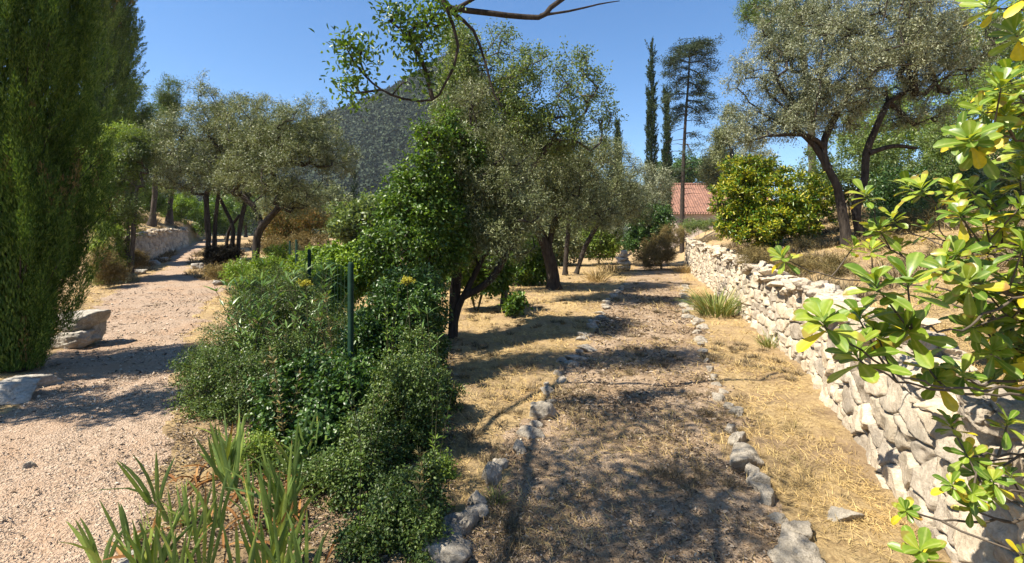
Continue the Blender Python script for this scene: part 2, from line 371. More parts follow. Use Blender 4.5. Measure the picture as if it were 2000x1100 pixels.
# hill beyond the valley on the left
def hills():
    nx, ny = 170, 60
    xs = np.linspace(-520, 420, nx); t = np.linspace(0, 1, ny)
    ridge = np.interp(xs, [-520, -260, -160, -110, -80, -64, -48, -34, -10, 20, 60, 160, 420], [60, 70, 88, 110, 128, 138, 148, 146, 112, 78, 50, 36, 22])
    X, T = np.meshgrid(xs, t, indexing='ij'); Y = 210+T*260; H = ridge[:, None]
    prof = np.sin(np.clip(T*1.15, 0, 1)*PI/2)**.9
    Z = prof*H+(5*fbm(np.stack([X*.012, Y*.012], -1), 2, 4)+2.0*fbm(np.stack([X*.06, Y*.06], -1), 7, 3))*np.sin(T*PI*.9+.1)-1
    V = np.stack([X, Y, Z], -1).reshape(-1, 3); i, j = np.meshgrid(np.arange(nx-1), np.arange(ny-1), indexing='ij')
    q = np.stack([i*ny+j, (i+1)*ny+j, (i+1)*ny+j+1, i*ny+j+1], -1).reshape(-1, 4)
    m, tt, p, o = mat_new('scrub_and_rock'); P = pos(tt)
    n = tex(tt, 'Noise', .05, P, Detail=9, Roughness=.7); n2 = tex(tt, 'Noise', .35, P, Detail=6)
    c = ramp(tt, n2.outputs[0], [(.3, (.02, .032, .016)), (.7, (.045, .06, .03))])
    c = mix(tt, ramp(tt, n.outputs[0], [(.72, (0, 0, 0)), (.78, (1, 1, 1))]), c, ramp(tt, n2.outputs[0], [(.3, (.10, .10, .09)), (.7, (.2, .195, .18))]))
    tt.links.new(c, p.inputs['Base Color']); p.inputs['Roughness'].default_value = 1
    mb = MB(); mb.add(V, q); ob = mb.build('hill', m); ob['kind'] = 'structure'
    # wood on the hill: one uncountable mass
    r = np.random.default_rng(8); N = 15000
    x = r.uniform(-215, 45, N); T = r.uniform(.0, .9, N)**1.15
    keep = fbm(np.stack([x*.03, T*9], -1), 4, 3) > -.85; x, T = x[keep], T[keep]; N = len(x)
    fi = (x-xs[0])/(xs[1]-xs[0]); fj = T*(ny-1); i0 = fi.astype(int); j0 = fj.astype(int); a = fi-i0; b = fj-j0
    Zg = Z[i0, j0]*(1-a)*(1-b)+Z[i0+1, j0]*a*(1-b)+Z[i0, j0+1]*(1-a)*b+Z[i0+1, j0+1]*a*b
    c0 = np.stack([x, 210+T*260, Zg], -1); sz = 1.3+3.2*r.random(N)**2.0
    K = 62; d = unit(r.normal(size=(N, K, 3))); d[..., 2] = np.abs(d[..., 2])*1.1
    Pp = (c0[:, None]+d*sz[:, None, None]*r.uniform(.55, 1, (N, K, 1))*np.array([1, 1, 1.15])).reshape(-1, 3)
    mb = MB(); leaves(mb, Pp, unit(r.normal(size=Pp.shape)), d.reshape(-1, 3)+r.normal(size=Pp.shape)*.4, np.repeat(sz*.42, K), np.repeat(sz*.36, K))
    hm = leafmat('hillside_wood_foliage', [(.02, .034, .02), (.042, .06, .034), (.07, .09, .055)], .8, .05, .1, big=.12)
    ob = mb.build('hillside_wood', hm, smooth=False); ob['kind'] = 'stuff'
hills()
def haze():
    mb = MB(); x0, x1, y0, y1, z0, z1 = -1000, 1000, -950, 950, -3, 175
    mb.add([[x, y, z] for z in (z0, z1) for x, y in ((x0, y0), (x1, y0), (x1, y1), (x0, y1))], [[0, 3, 2, 1], [4, 5, 6, 7], [0, 1, 5, 4], [1, 2, 6, 5], [2, 3, 7, 6], [3, 0, 4, 7]])
    m = bpy.data.materials.new('thin_summer_haze'); m.use_nodes = True; t = m.node_tree; t.nodes.clear(); o = t.nodes.new('ShaderNodeOutputMaterial'); v = t.nodes.new('ShaderNodeVolumePrincipled')
    v.inputs['Color'].default_value = (.80, .88, 1, 1); v.inputs['Density'].default_value = .00022; v.inputs['Anisotropy'].default_value = .2; t.links.new(v.outputs[0], o.inputs['Volume'])
    q = mb.build('haze', m, smooth=False); q['kind'] = 'stuff'
haze()

# ------------------------------------------------------------------ plants
def skeleton(trunks, clumps, tip, rng, wig=.12, k=.42, maxr=.3, step=.25):
    """trunks: [(pts, r0, r1)].  Returns tubes [(P, rad, is_trunk)] and the twig direction at each clump"""
    P, par, rmin, att = [], [], [], []; paths = []
    for pts, r0, r1 in trunks:
        q = smoothpath(pts, step); s = np.linspace(0, 1, len(q))
        q = q+rng.normal(size=q.shape)*.06*r0*np.sin(s*PI)[:, None]
        ids = []
        for i in range(len(q)):
            P.append(q[i]); par.append(ids[-1] if ids else -1); rmin.append(r0+(r1-r0)*s[i]+r0*.5*max(0, .12-s[i])/.12*.8); att.append(s[i] > .5); ids.append(len(P)-1)
        paths.append((ids, True))
    tops = np.array([np.asarray(t[0][-1]) for t in trunks])
    order = np.argsort(np.min(np.linalg.norm(clumps[:, None]-tops[None], axis=2), axis=1)); tw = np.zeros_like(clumps)
    nodes = np.array(P); att = list(att)
    for ci in order:
        c = clumps[ci]; A = np.array(P); ok = np.array(att)
        d = np.linalg.norm(A-c, axis=1)+.7*np.maximum(0, A[:, 2]-c[2])+np.where(ok, 0, 1e6)
        b = int(np.argmin(d)); a = P[b]; L = np.linalg.norm(c-a); n = max(1, int(L/step))
        pd = unit(a-P[par[b]]) if par[b] >= 0 else np.array([0, 0, 1.])
        mid = a+pd*L*.35+np.array([0, 0, .06*L])+rng.normal(size=3)*wig*L; ids = [b]
        for t in np.linspace(0, 1, n+1)[1:]:
            q = (1-t)**2*a+2*t*(1-t)*mid+t*t*c+rng.normal(size=3)*wig*.18*L/n*(t < 1)
            P.append(q); par.append(ids[-1]); rmin.append(0); att.append(True); ids.append(len(P)-1)
        paths.append((ids, False)); tw[ci] = unit(P[ids[-1]]-P[ids[-2]])
    cnt = np.zeros(len(P))
    for ids, tk in paths:
        if not tk: cnt[ids[-1]] += 1
    for i in range(len(P)-1, -1, -1):
        if par[i] >= 0: cnt[par[i]] += cnt[i]
    rr = np.minimum(np.maximum(tip*np.maximum(cnt, 1)**k, np.array(rmin)), np.maximum(maxr, np.array(rmin)))
    return [(np.array([P[i] for i in ids]), np.array([min(rr[i], rr[ids[1]]*1.15) if (q == 0 and not tk) else rr[i] for q, i in enumerate(ids)]), tk) for ids, tk in paths], tw

def fill(ells, n, rng, gap=-.25, gsc=1.1, inner=.25):
    w_ = np.array([(e[3]*e[4]*e[5])**(.75) for e in ells]); w_ = w_/w_.sum(); out = []
    for e, ww in zip(ells, w_):
        k = int(n*ww)+1; got = np.zeros((0, 3)); sc = gsc/max(.25, (e[3]*e[4]*e[5])**(1/3))*1.6
        for _ in range(30):
            d = unit(rng.normal(size=(k*3, 3))); r = (inner+(1-inner)*rng.random((k*3, 1))**.55)
            r = r*(1+.16*noise(d*2.3+e[0], 3))[:, None]
            p = np.array(e[:3])+d*r*np.array(e[3:6]); p = p[noise(p*sc, 21) > gap]
            got = np.vstack([got, p])[:k]
            if len(got) >= k: break
        out.append(got)
    return np.vstack(out)
def E(px, py, Y, rx, ry, dep=None):
    c = at(px, py, Y); a = rx/F*Y; b = ry/F*Y; return (*c, a, dep or a, b)

def plant(name, label, cat, base, trunks, ells, n, lp, L, W, mat, cr, seed, tip=.006, bark='bark', kind='d', group=None, gap=-.25, gsc=1.1, droop=.15, maxr=.3, step=.25, sides=5, k=.42,
          up=.8, wig=.12, parts=('trunk', 'crown'), inner=.25, twigs=3):
    rng = np.random.default_rng(seed); base = np.asarray(base, float)
    t = thing(name, label, cat, base, group)
    cl = fill(ells, n, rng, gap, gsc, inner)
    cl = cl[cl[:, 2] > gz(cl[:, 0], cl[:, 1])+.03]
    tubes, tw = skeleton(trunks, cl, tip, rng, wig, k, maxr, step)
    mb = MB()
    for i, (P, rad, tk) in enumerate(tubes): tube(mb, P, rad, 12 if tk else (sides if rad[0] > .012 else 4), .22 if tk else .1, i)
    n_ = len(cl); N = n_*lp
    # short twigs inside every clump carry the leaves
    tk_ = max(1, twigs); td = unit(tw[:, None]*.7+rng.normal(size=(n_, tk_, 3))*.75+np.array([0, 0, .2-droop])); tl = cr*rng.uniform(.8, 1.7, (n_, tk_, 1))
    ci = np.repeat(np.arange(n_), lp); ki = rng.integers(0, tk_, N)
    s = rng.random((N, 1))**.8
    Pp = cl[ci]+td[ci, ki]*tl[ci, ki]*s+rng.normal(size=(N, 3))*cr*.33
    D = unit(td[ci, ki]*.7+rng.normal(size=(N, 3))*.65+np.array([0, 0, -droop]))
    Nn = unit(rng.normal(size=(N, 3))*.75+np.array([0, 0, up])+sd*.25)
    lm = MB(); leaves(lm, Pp, D, Nn, L*rng.uniform(.65, 1.25, N), W*rng.uniform(.7, 1.25, N), kind)
    e = cl[:, None]+td*tl
    if twigs:
        a = np.repeat(cl, tk_, 0); b = e.reshape(-1, 3); dd = unit(b-a); s1 = unit(np.cross(dd, [[.3, .2, .9]])); s2 = np.cross(dd, s1); r_ = tip*.55
        V = np.stack([a+s1*r_, a-.5*s1*r_+.87*s2*r_, a-.5*s1*r_-.87*s2*r_, b], 1); bb = np.arange(len(a))[:, None]*4
        mb.add(V, bb+np.array([0, 1, 3]), bb+np.array([1, 2, 3]), bb+np.array([2, 0, 3]))
    mb.build(parts[0], M[bark], t); lm.build(parts[1], M[mat], t, smooth=(kind != 'd'))
    return t
def stems(base, n, spread, h, seed, r=.012):
    q = np.random.default_rng(seed); out = []
    for i in range(n):
        a = q.uniform(0, 2*PI); s = spread*q.uniform(.2, 1); d = np.array([math.cos(a), math.sin(a), 0])*s
        out.append(([base+d*.15, base+d*.55+np.array([0, 0, h*.5]), base+d+np.array([0, 0, h*q.uniform(.8, 1.1)])], r, r*.6))
    return out
def bush(name, label, cat, px, Y, ells, n, lp, L, W, mat, cr, seed, h=None, ns=6, **kw):
    b = g(px, Y); zc = max(e[2]+e[5]*.2 for e in ells)-b[2]; sp = max(e[3] for e in ells)*.5
    kw.setdefault('parts', ('stems', 'foliage')); kw.setdefault('bark', 'stem'); kw.setdefault('tip', .003); kw.setdefault('step', .15)
    return plant(name, label, cat, b, stems(b, ns, sp, max(.1, (h or zc)*.6), seed), ells, n, lp, L, W, mat, cr, seed, **kw)

def cypress(name, label, X, Y, prof, nplume, nleaf, pl, ll, lw, mat, seed, tr=.12, group=None, lump=.28, lean=.15, z0=None, core=0, tufts=0, tuft_w=.2, tuft_h=.45):
    rng = np.random.default_rng(seed); b = np.array([X, Y, gzs(X, Y)]) if z0 is None else np.array([X, Y, z0])
    t = thing(name, label, 'cypress', b, group); H = prof[-1][0]; zz = [p[0] for p in prof]; rr = [p[1] for p in prof]
    mb = MB(); tube(mb, smoothpath([b-[0, 0, .1], b+[.03, 0, H*.4], b+[0, 0, H*.96]], H/16), np.linspace(tr, .012, 60)[np.linspace(0, 59, len(smoothpath([b-[0, 0, .1], b+[.03, 0, H*.4], b+[0, 0, H*.96]], H/16))).astype(int)], 10, .15, seed)
    ku = rng.random(nplume*3); z = zz[0]+ku*(H-zz[0]); keep = rng.random(nplume*3) < (np.interp(z, zz, rr)+.08)/(max(rr)+.08); z = z[keep][:nplume]; n = len(z)
    a = rng.uniform(0, 2*PI, n); Rz = np.interp(z, zz, rr)
    lumpv = noise(np.stack([np.cos(a)*2.4, np.sin(a)*2.4, z*.38], -1)+seed, 5)+.5*noise(np.stack([np.cos(a)*4, np.sin(a)*4, z*1.2], -1)+seed, 6)
    kp = (lumpv > -.55) | (rng.random(n) < .25); z, a, Rz, lumpv = z[kp], a[kp], Rz[kp], lumpv[kp]; n = len(z)
    Rz = Rz*(1+lump*lumpv); ri = Rz*np.where(rng.random(n) < .82, rng.uniform(.74, 1.0, n), rng.uniform(.25, .72, n))
    if tufts:                               # sprays gather in upright flame-shaped tufts with deep clefts between
        zt = z[:tufts]; at_ = (np.arange(tufts)*2.399+rng.normal(size=tufts)*.35) % (2*PI); tf = rng.uniform(.66, 1.16, tufts); k_ = rng.integers(0, tufts, n); u_ = rng.normal(size=n)*.5; v_ = rng.uniform(-1, 1, n)
        z = np.clip(zt[k_]+v_*tuft_h, zz[0], H); Rz = np.interp(z, zz, rr); a = at_[k_]+u_*tuft_w/np.maximum(Rz, .25)
        ri = Rz*tf[k_]*(1-.75*np.minimum(np.abs(u_), .95)**2-.3*np.maximum(v_, 0)**2)*rng.uniform(.72, 1, n)
    o = np.stack([np.cos(a), np.sin(a), 0*a], -1); p0 = b+o*ri[:, None]*.9+np.array([0, 0, 1])*z[:, None]
    ax = unit(o*(lean+.12*rng.random((n, 1)))+rng.normal(size=(n, 3))*.16+np.array([0, 0, 1.])); ln = pl*rng.uniform(.6, 1.25, n)
    # limbs to the plumes (only some)
    for i in range(0, n, max(1, n//140)):
        q = np.array([b[0], b[1], max(b[2]+.15, p0[i][2]-ri[i]*.9)]); tube(mb, smoothpath([q, (q+p0[i])/2+[0, 0, -.05], p0[i]+ax[i]*ln[i]*.4], .3), np.linspace(.016, .004, len(smoothpath([q, (q+p0[i])/2+[0, 0, -.05], p0[i]+ax[i]*ln[i]*.4], .3))), 4)
    s = rng.random((n, nleaf)); wd = .135*pl*(np.sin(np.clip(s*.93+.07, 0, 1)*PI))**.8
    off = unit(rng.normal(size=(n, nleaf, 3))); P = p0[:, None]+ax[:, None]*(ln[:, None]*s)[..., None]+off*(wd*rng.uniform(.4, 1, (n, nleaf)))[..., None]
    D = unit(ax[:, None]*1.0+off*.4+rng.normal(size=off.shape)*.25); Nn = off+rng.normal(size=off.shape)*.35
    lm = MB(); dm = MB(); dd = (rng.random(n) < (.09 if nleaf > 100 else 0)) & (fbm(p0*1.1, 77, 2) > .05)
    for q, m2 in ((~dd, lm), (dd, dm)):
        m_ = int(q.sum())*nleaf
        if m_: leaves(m2, P[q].reshape(-1, 3), D[q].reshape(-1, 3), Nn[q].reshape(-1, 3), ll*rng.uniform(.6, 1.3, m_), lw*rng.uniform(.7, 1.2, m_))
    if dm.n: dm.build('dead_sprays', M['brown'], t, smooth=False)
    if core:                                # denser old foliage deep inside
        kc = core; zc = zz[0]+rng.random(kc)**1.1*(H-zz[0]); ac = rng.uniform(0, 2*PI, kc); rc = np.interp(zc, zz, rr)*rng.uniform(.2, .5, kc)
        Pc = b+np.stack([np.cos(ac)*rc, np.sin(ac)*rc, zc], -1); oc = np.stack([np.cos(ac), np.sin(ac), 0*ac], -1)
        leaves(lm, Pc, oc*.3+rng.normal(size=Pc.shape)*.25+[0, 0, 1], oc+rng.normal(size=Pc.shape)*.4, ll*1.5, lw*1.7)
    mb.build('trunk', M['bark'], t); lm.build('crown', M[mat], t, smooth=False); return t

# --- left: cypresses and bank plants
cypress('cypress', 'tall dense dark green cypress beside the pale stone block on the gravel path', -5.8, 5.7,
        [(.02, .45), (.3, .54), (.8, .66), (1.3, .84), (1.8, .86), (2.9, .76), (4.4, .64), (6, .46), (7.6, .06)], 3000, 190, .62, .044, .0095, 'cypress', 1, .1, lump=.5, lean=.2, core=60000, tufts=62, tuft_w=.24, tuft_h=.7)
cypress('cypress', 'cypress cut by the frame edge behind the tall dense one', -7.0, 5.6,
        [(.1, .4), (1.5, .66), (3, .7), (4.5, .6), (6, .4), (7.6, .06)], 1000, 150, .62, .046, .011, 'cypress', 3, .12, lump=.5, lean=.3, core=30000, tufts=70)
cypress('cypress', 'second tall cypress, looser and greyer, standing just behind the dense dark one', -16.3, 19.2,
        [(.3, .6), (3, 1.0), (6, 1.15), (9, 1.15), (11, 1.1), (14, .7), (17, .1)], 2100, 130, 1.0, .10, .024, 'cypress_grey', 2, .15, lump=.5, lean=.35, core=26000, tufts=110, tuft_w=.42, tuft_h=.9)
b = g(226, 15.5)
plant('bushy_tree', 'light yellow-green bushy tree between the cypress and the olive trees', 'tree', b, [([b, b+[.1, 0, 1.8], b+[-.1, 0, 3.8]], .09, .05), ([b+[.2, .1, 0], b+[.4, 0, 1.5], b+[.3, 0, 2.8]], .06, .03)],
      [E(222, 330, 15.5, 40, 60), E(200, 410, 15.4, 36, 60), E(238, 275, 15.6, 26, 30), E(215, 480, 15.2, 26, 50), E(170, 350, 15.5, 36, 66), E(245, 420, 15.6, 24, 46), E(208, 530, 15, 22, 30)], 520, 120, .075, .026, 'juniper', .18, 3, gap=-.3, parts=('trunk', 'crown'))
bush('dry_bush', 'straggly brown-green dry bush at the foot of the light green tree', 'bush', 212, 14.4, [E(200, 520, 14.2, 16, 34), E(226, 530, 14.4, 14, 18)], 110, 70, .09, .012, 'brown', .16, 4)
for i, (px, py, Y, rx, ry, lab) in enumerate([(255, 210, 24, 30, 60, 'dark pine rising behind the cypress against the sky'), (330, 190, 28, 18, 36, 'pale green pine with a rounded top above the olive trees'), (296, 260, 25, 36, 55, 'low spreading pine between the cypress and the first olive crown')]):
    b = g(px, Y); top = at(px, py-ry*.2, Y)
    plant('pine_tree', lab, 'pine', b, [([b, (b+top)/2+[.2, 0, 0], top], .16, .05)], [E(px, py, Y, rx, ry), E(px-rx*.4, py+ry*.6, Y, rx*.7, ry*.5), E(px+rx*.3, py+ry*.7, Y, rx*.6, ry*.5)], [200, 90, 220][i], 95, .16, .026, 'pine', .3, 10+i, gap=-.05, droop=-.2)
bush('shrub', 'dark green shrub above the far stone wall on the left', 'shrub', 300, 27, [E(298, 385, 27, 34, 30)], 120, 90, .10, .05, 'green', .2, 15)
bush('shrub', 'sunlit yellow-green shrub above the far end of the left stone wall', 'shrub', 352, 31, [E(352, 405, 31, 32, 28)], 140, 90, .10, .05, 'bright', .2, 16)
bush('shrub', 'mid green shrub behind the slim olive trunks', 'shrub', 440, 34, [E(430, 420, 34, 45, 38), E(400, 430, 33, 30, 30)], 170, 90, .12, .06, 'green', .24, 17)
b = g(255, 15.5)
plant('bushy_tree', 'mixed green tree on the bank behind the light green one, shading the trail', 'tree', b, [([b, b+[.1, 0, 1.6], b+[.2, 0, 3]], .08, .05)], [E(255, 330, 15.5, 30, 55), E(272, 285, 15.8, 24, 30), E(250, 400, 15.3, 24, 24)], 190, 100, .075, .022, 'sparse', .2, 21, gap=-.25)
bush('dry_bush', 'dry brown scrub on the left bank of the trail before the stone wall', 'bush', 240, 16, [E(246, 512, 16, 16, 20), E(268, 505, 16.5, 16, 14)], 80, 70, .12, .013, 'brown', .12, 22)
bush('santolina_tuft', 'small round grey-green tuft on the gravel path edge', 'plant', 250, 15.2, [E(250, 546, 15.2, 20, 12)], 60, 60, .06, .012, 'grey', .06, 18)
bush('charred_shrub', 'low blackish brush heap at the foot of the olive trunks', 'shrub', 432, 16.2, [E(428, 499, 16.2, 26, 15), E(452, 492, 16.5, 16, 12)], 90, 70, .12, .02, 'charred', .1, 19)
bush('dry_bush', 'dry brown tussock on the mound beside the trail', 'bush', 455, 15, [E(452, 530, 15, 34, 18), E(415, 528, 15, 24, 12)], 70, 60, .13, .012, 'brown', .1, 20)

# --- olive trees of the left view
OL = dict(L=.075, W=.017, cr=.17, tip=.0055, k=.46, wig=.16)
b = g(496, 13.2)
plant('olive_tree', 'olive tree with a dark curved trunk, standing nearest the green fence', 'olive tree', b,
      [([b, at(500, 490, 13.2), at(508, 450, 13.2), at(545, 405, 13.0)], .115, .085), ([at(512, 445, 13.2), at(500, 410, 13.5), at(470, 380, 13.6)], .06, .04)],
      [E(560, 310, 13.2, 105, 80), E(640, 300, 13.2, 58, 55), E(500, 270, 13.4, 70, 70), E(600, 235, 13.2, 62, 45), E(560, 380, 13, 70, 38), E(480, 345, 13.3, 55, 50)], 560, 105, mat='olive', seed=31, bark='bark_dark', gap=-.12, **OL)
b = g(407, 17)
plant('olive_tree', 'slender olive tree with two upright dark trunks beside the trail', 'olive tree', b,
      [([b, at(406, 450, 17), at(402, 380, 17)], .085, .06), ([g(418, 17.3), at(420, 440, 17.3), at(428, 370, 17.2)], .08, .055)],
      [E(390, 290, 17, 88, 80), E(400, 195, 17, 34, 42), E(335, 265, 17.2, 58, 62), E(330, 340, 17, 50, 40), E(440, 250, 17, 50, 50), E(400, 350, 17, 60, 35)], 520, 95, mat='olive', seed=32, bark='bark_dark', gap=-.15, group=None, **{**OL, 'L': .085, 'W': .02, 'cr': .2})
b = g(462, 18)
plant('olive_tree', 'olive tree with forked leaning trunks between the slender and the curved one', 'olive tree', b,
      [([b, at(468, 450, 18), at(478, 400, 18)], .08, .06), ([g(446, 18), at(455, 450, 18), at(440, 410, 18.2), at(428, 385, 18.2)], .08, .055), ([g(438, 18.6), at(446, 455, 18.5), at(468, 420, 18.5)], .07, .05)],
      [E(470, 290, 18.3, 75, 75), E(520, 230, 18.3, 60, 42), E(455, 220, 18.4, 40, 40), E(480, 370, 18, 55, 30)], 380, 95, mat='olive', seed=33, bark='bark_dark', gap=-.15, **{**OL, 'L': .085, 'W': .02, 'cr': .2})

# --- far things across the valley
bush('smoke_bush', 'feathery orange-tinged bush behind the curved olive trunk', 'bush', 585, 21, [E(585, 432, 21, 50, 34), E(545, 455, 20, 34, 26)], 170, 90, .13, .03, 'smoke', .22, 40)
for px, y0, hw, Y, lab in [(692, 345, 7, 62, 'thin dark cypress far off in the valley above the bright hedge'), (630, 405, 6, 70, 'small dark cypress far off beside the feathery bush')]:
    top = at(px, y0, Y)[2]; r_ = hw/F*Y
    cypress('far_cypress', lab, (px-1000)/F*Y, Y, [(.3, r_*.7), (top*.3, r_), (top*.7, r_*.6), (top, .03)], 260, 40, .7, .22, .08, 'cypress_far', int(px), .1)
for i, (px, py, Y, rx, ry, mt) in enumerate([(640, 395, 58, 48, 34, 'olive'), (735, 415, 48, 44, 28, 'green'), (560, 400, 60, 50, 35, 'olive'), (480, 410, 62, 50, 40, 'green'), (700, 440, 30, 50, 40, 'sparse')]):
    b = g(px, Y); 
    plant('valley_tree', ['grey-green tree far off under the hill', 'mid green tree rising behind the broad-leaved tree', 'grey tree far off behind the curved olive', 'green tree far off behind the olive trunks', 'thin green tree beyond the fence under the small cypress'][i], 'tree', b,
          [([b, at(px, py+ry*.5, Y)], .2, .1)], [E(px, py, Y, rx, ry)], 150, 80, .28, .13, mt, .5, 45+i, tip=.012, gap=-.3)

# --- belt between the two paths
b = g(815, 7.0)
plant('fig_tree', 'broad-leaved bright green tree rising behind the dark hedge', 'tree', b, [([b, at(815, 560, 7), at(800, 470, 7)], .09, .05), ([b, at(840, 520, 7.1), at(850, 420, 7.2)], .07, .04)],
      [E(808, 400, 7, 52, 66), E(838, 325, 7.1, 26, 40), E(785, 480, 6.8, 70, 55), E(850, 430, 7.2, 40, 100), E(776, 425, 7.0, 30, 36), E(850, 275, 7.2, 26, 26), E(745, 490, 6.9, 30, 30), E(890, 400, 7.6, 40, 100), E(870, 500, 7.3, 40, 60), E(800, 345, 7.1, 20, 20), E(822, 258, 7.2, 10, 14), E(906, 300, 7.6, 30, 50), E(930, 380, 8.6, 40, 90), E(870, 230, 7.6, 18, 26)], 760, 60, .052, .034, 'green', .13, 50, kind='o', gap=.02, gsc=1.7, droop=.3)
bush('vine_hedge', 'bright yellow-green vine hedge grown over the wire fence', 'hedge', 680, 8.5, [E(680, 515, 8.5, 58, 40), E(625, 515, 9.5, 44, 32), E(722, 525, 8, 36, 44), E(590, 520, 10.5, 26, 26), E(650, 560, 7.6, 60, 40)], 420, 60, .06, .045, 'bright', .1, 51, kind='o', droop=.3)
bush('dark_hedge', 'dark glossy hedge behind the tall fence post', 'hedge', 790, 5.4, [E(780, 640, 5.4, 78, 95), E(730, 700, 5.2, 66, 96), E(835, 660, 5.4, 34, 115), E(800, 565, 5.6, 58, 34), E(850, 600, 5.8, 16, 60)], 560, 75, .042, .024, 'dark', .085, 52, kind='o', gap=-.45)
bush('fine_leaved_bush', 'fine-leaved green bush bulging over the path edge', 'bush', 500, 6.0, [E(500, 640, 6.0, 82, 88), E(570, 600, 6.2, 76, 76), E(440, 690, 5.7, 52, 62), E(620, 680, 5.6, 70, 90), E(500, 580, 6.4, 46, 50)], 640, 75, .026, .010, 'small', .085, 53, gap=-.4)
bush('fine_leaved_bush', 'taller fine-leaved bush in front of the bright vine hedge', 'bush', 560, 7.4, [E(545, 585, 7.4, 60, 45), E(610, 605, 7.2, 56, 50), E(660, 630, 6.8, 46, 50), E(505, 560, 8.0, 34, 30)], 420, 75, .034, .014, 'juniper', .095, 58, gap=-.4)
bush('fine_leaved_bush', 'low dark bush edging the gravel at the iris bed', 'bush', 440, 4.35, [E(425, 755, 4.35, 62, 72), E(500, 765, 4.3, 74, 85), E(385, 730, 4.5, 34, 42), E(560, 740, 4.6, 50, 80)], 560, 75, .022, .011, 'small', .07, 54, gap=-.4)
bush('ivy_bush', 'ivy-leaved dark green bush behind the middle irises', 'bush', 610, 3.9, [E(590, 800, 3.95, 80, 100), E(670, 820, 3.7, 70, 130), E(620, 880, 3.4, 60, 70)], 480, 60, .034, .028, 'dark', .075, 55, kind='o', gap=-.45, droop=.3)
bush('privet_bush', 'dense small-leaved bush facing the dry grass', 'bush', 790, 3.6, [E(785, 830, 3.6, 72, 130), E(730, 900, 3.3, 70, 110), E(815, 730, 4.1, 40, 90), E(840, 840, 3.5, 22, 140), E(690, 950, 3.0, 50, 70)], 680, 75, .021, .013, 'small', .065, 56, kind='o', gap=-.45)
bush('cotoneaster_bush', 'pale-flecked low bush nearest the camera beside the thin upright shoot', 'bush', 790, 2.62, [E(790, 1010, 2.62, 60, 80), E(720, 1060, 2.5, 60, 55), E(835, 985, 2.75, 26, 90), E(830, 1060, 2.45, 30, 60)], 420, 62, .017, .012, 'small', .05, 57, kind='o', gap=-.4)
bush('fine_leaved_bush', 'small fine-leaved bush between the irises and the thin upright shoot', 'bush', 625, 3.05, [E(640, 950, 3.05, 46, 56), E(585, 915, 3.3, 44, 40)], 230, 70, .019, .01, 'small', .055, 69, gap=-.3)
bush('trailing_plant', 'low trailing plant spilling from the hedge foot onto the straw, nearer one', 'plant', 872, 3.25, [E(868, 915, 3.25, 18, 22), E(845, 930, 3.2, 20, 26)], 80, 50, .02, .012, 'juniper', .05, 74, gap=-.2)
bush('trailing_plant', 'low trailing plant spilling from the hedge foot onto the straw, farther one', 'plant', 882, 4.4, [E(878, 775, 4.4, 22, 24), E(850, 750, 4.4, 24, 34)], 90, 50, .024, .013, 'small', .06, 75, gap=-.2)
bush('leafy_weed', 'pale leafy weed among the litter between the iris fans', 'plant', 505, 3.35, [E(500, 885, 3.35, 30, 26), E(455, 880, 3.45, 24, 20)], 80, 40, .022, .012, 'juniper', .05, 76, gap=-.1)
bush('shrub', 'small leafy shrub on the mound in front of the curved olive trunk', 'shrub', 470, 12, [E(475, 535, 12, 34, 24), E(520, 530, 12, 34, 34), E(545, 500, 13.5, 26, 24)], 170, 70, .06, .022, 'bright', .11, 59)
bush('dry_bush', 'dry straw-brown bush beyond the fence under the feathery bush', 'bush', 560, 15.5, [E(560, 490, 15.5, 46, 26), E(610, 480, 16, 40, 24)], 150, 60, .12, .014, 'brown', .16, 60)

def stem_plant(name, label, cat, px, Y, n, h, spread, seed, per=16, L=.11, W=.02, mat='lance', prof=LANCE, start=.25, lean=(0, 0), bend=.2, group=None, sr=.005):
    rng = np.random.default_rng(seed); b = g(px, Y); t = thing(name, label, cat, b, group); mb, lm = MB(), MB()
    for i in range(n):
        a = rng.uniform(0, 2*PI); d = np.array([math.cos(a), math.sin(a), 0])*spread*rng.uniform(.2, 1)+np.array([lean[0], lean[1], 0])*h; hh = h*rng.uniform(.72, 1.08)
        P = smoothpath([b+d*.1, b+d*.45+[0, 0, hh*.5], b+d+[0, 0, hh]], .06); tube(mb, P, np.linspace(sr, sr*.4, len(P)), 5)
        s = np.sort(rng.uniform(start, 1, per)); s[-4:] = .97; idx = (s*(len(P)-1)).astype(int); B = P[idx]
        T = unit(P[np.minimum(idx+1, len(P)-1)]-P[np.maximum(idx-1, 0)]); az = np.arange(per)*2.4+rng.uniform(0, 6)
        o = np.stack([np.cos(az), np.sin(az), 0*az], -1); D = unit(T*.75+o*.8); N = unit(T-o*.6+rng.normal(size=o.shape)*.15)
        blades(lm, B, D, N, L*rng.uniform(.7, 1.15, per), W, prof, bend)
    mb.build('stems', M['stem'], t); lm.build('leaves', M[mat], t); return t
stem_plant('oleander', 'lance-leaved oleander growing out of the fine-leaved bush by the path', 'shrub', 492, 5.3, 16, 1.22, .42, 61, 22, .14, .024)
stem_plant('oleander', 'taller lance-leaved oleander with one leaning shoot beside the fence post', 'shrub', 600, 4.95, 12, 1.25, .42, 62, 20, .13, .022, lean=(.16, 0))
stem_plant('oleander', 'small lance-leaved oleander clump among the low shrubs left of the fence post', 'shrub', 555, 4.6, 10, .85, .3, 63, 14, .11, .02)
stem_plant('euphorbia', 'yellow-green leafy perennial clump below the curved olive trunk', 'plant', 470, 10.5, 14, .75, .5, 64, 22, .10, .018, 'bright')
stem_plant('euphorbia', 'low leafy perennial at the gravel edge where the path bends', 'plant', 470, 8.6, 9, .7, .4, 65, 20, .09, .018, 'bright')
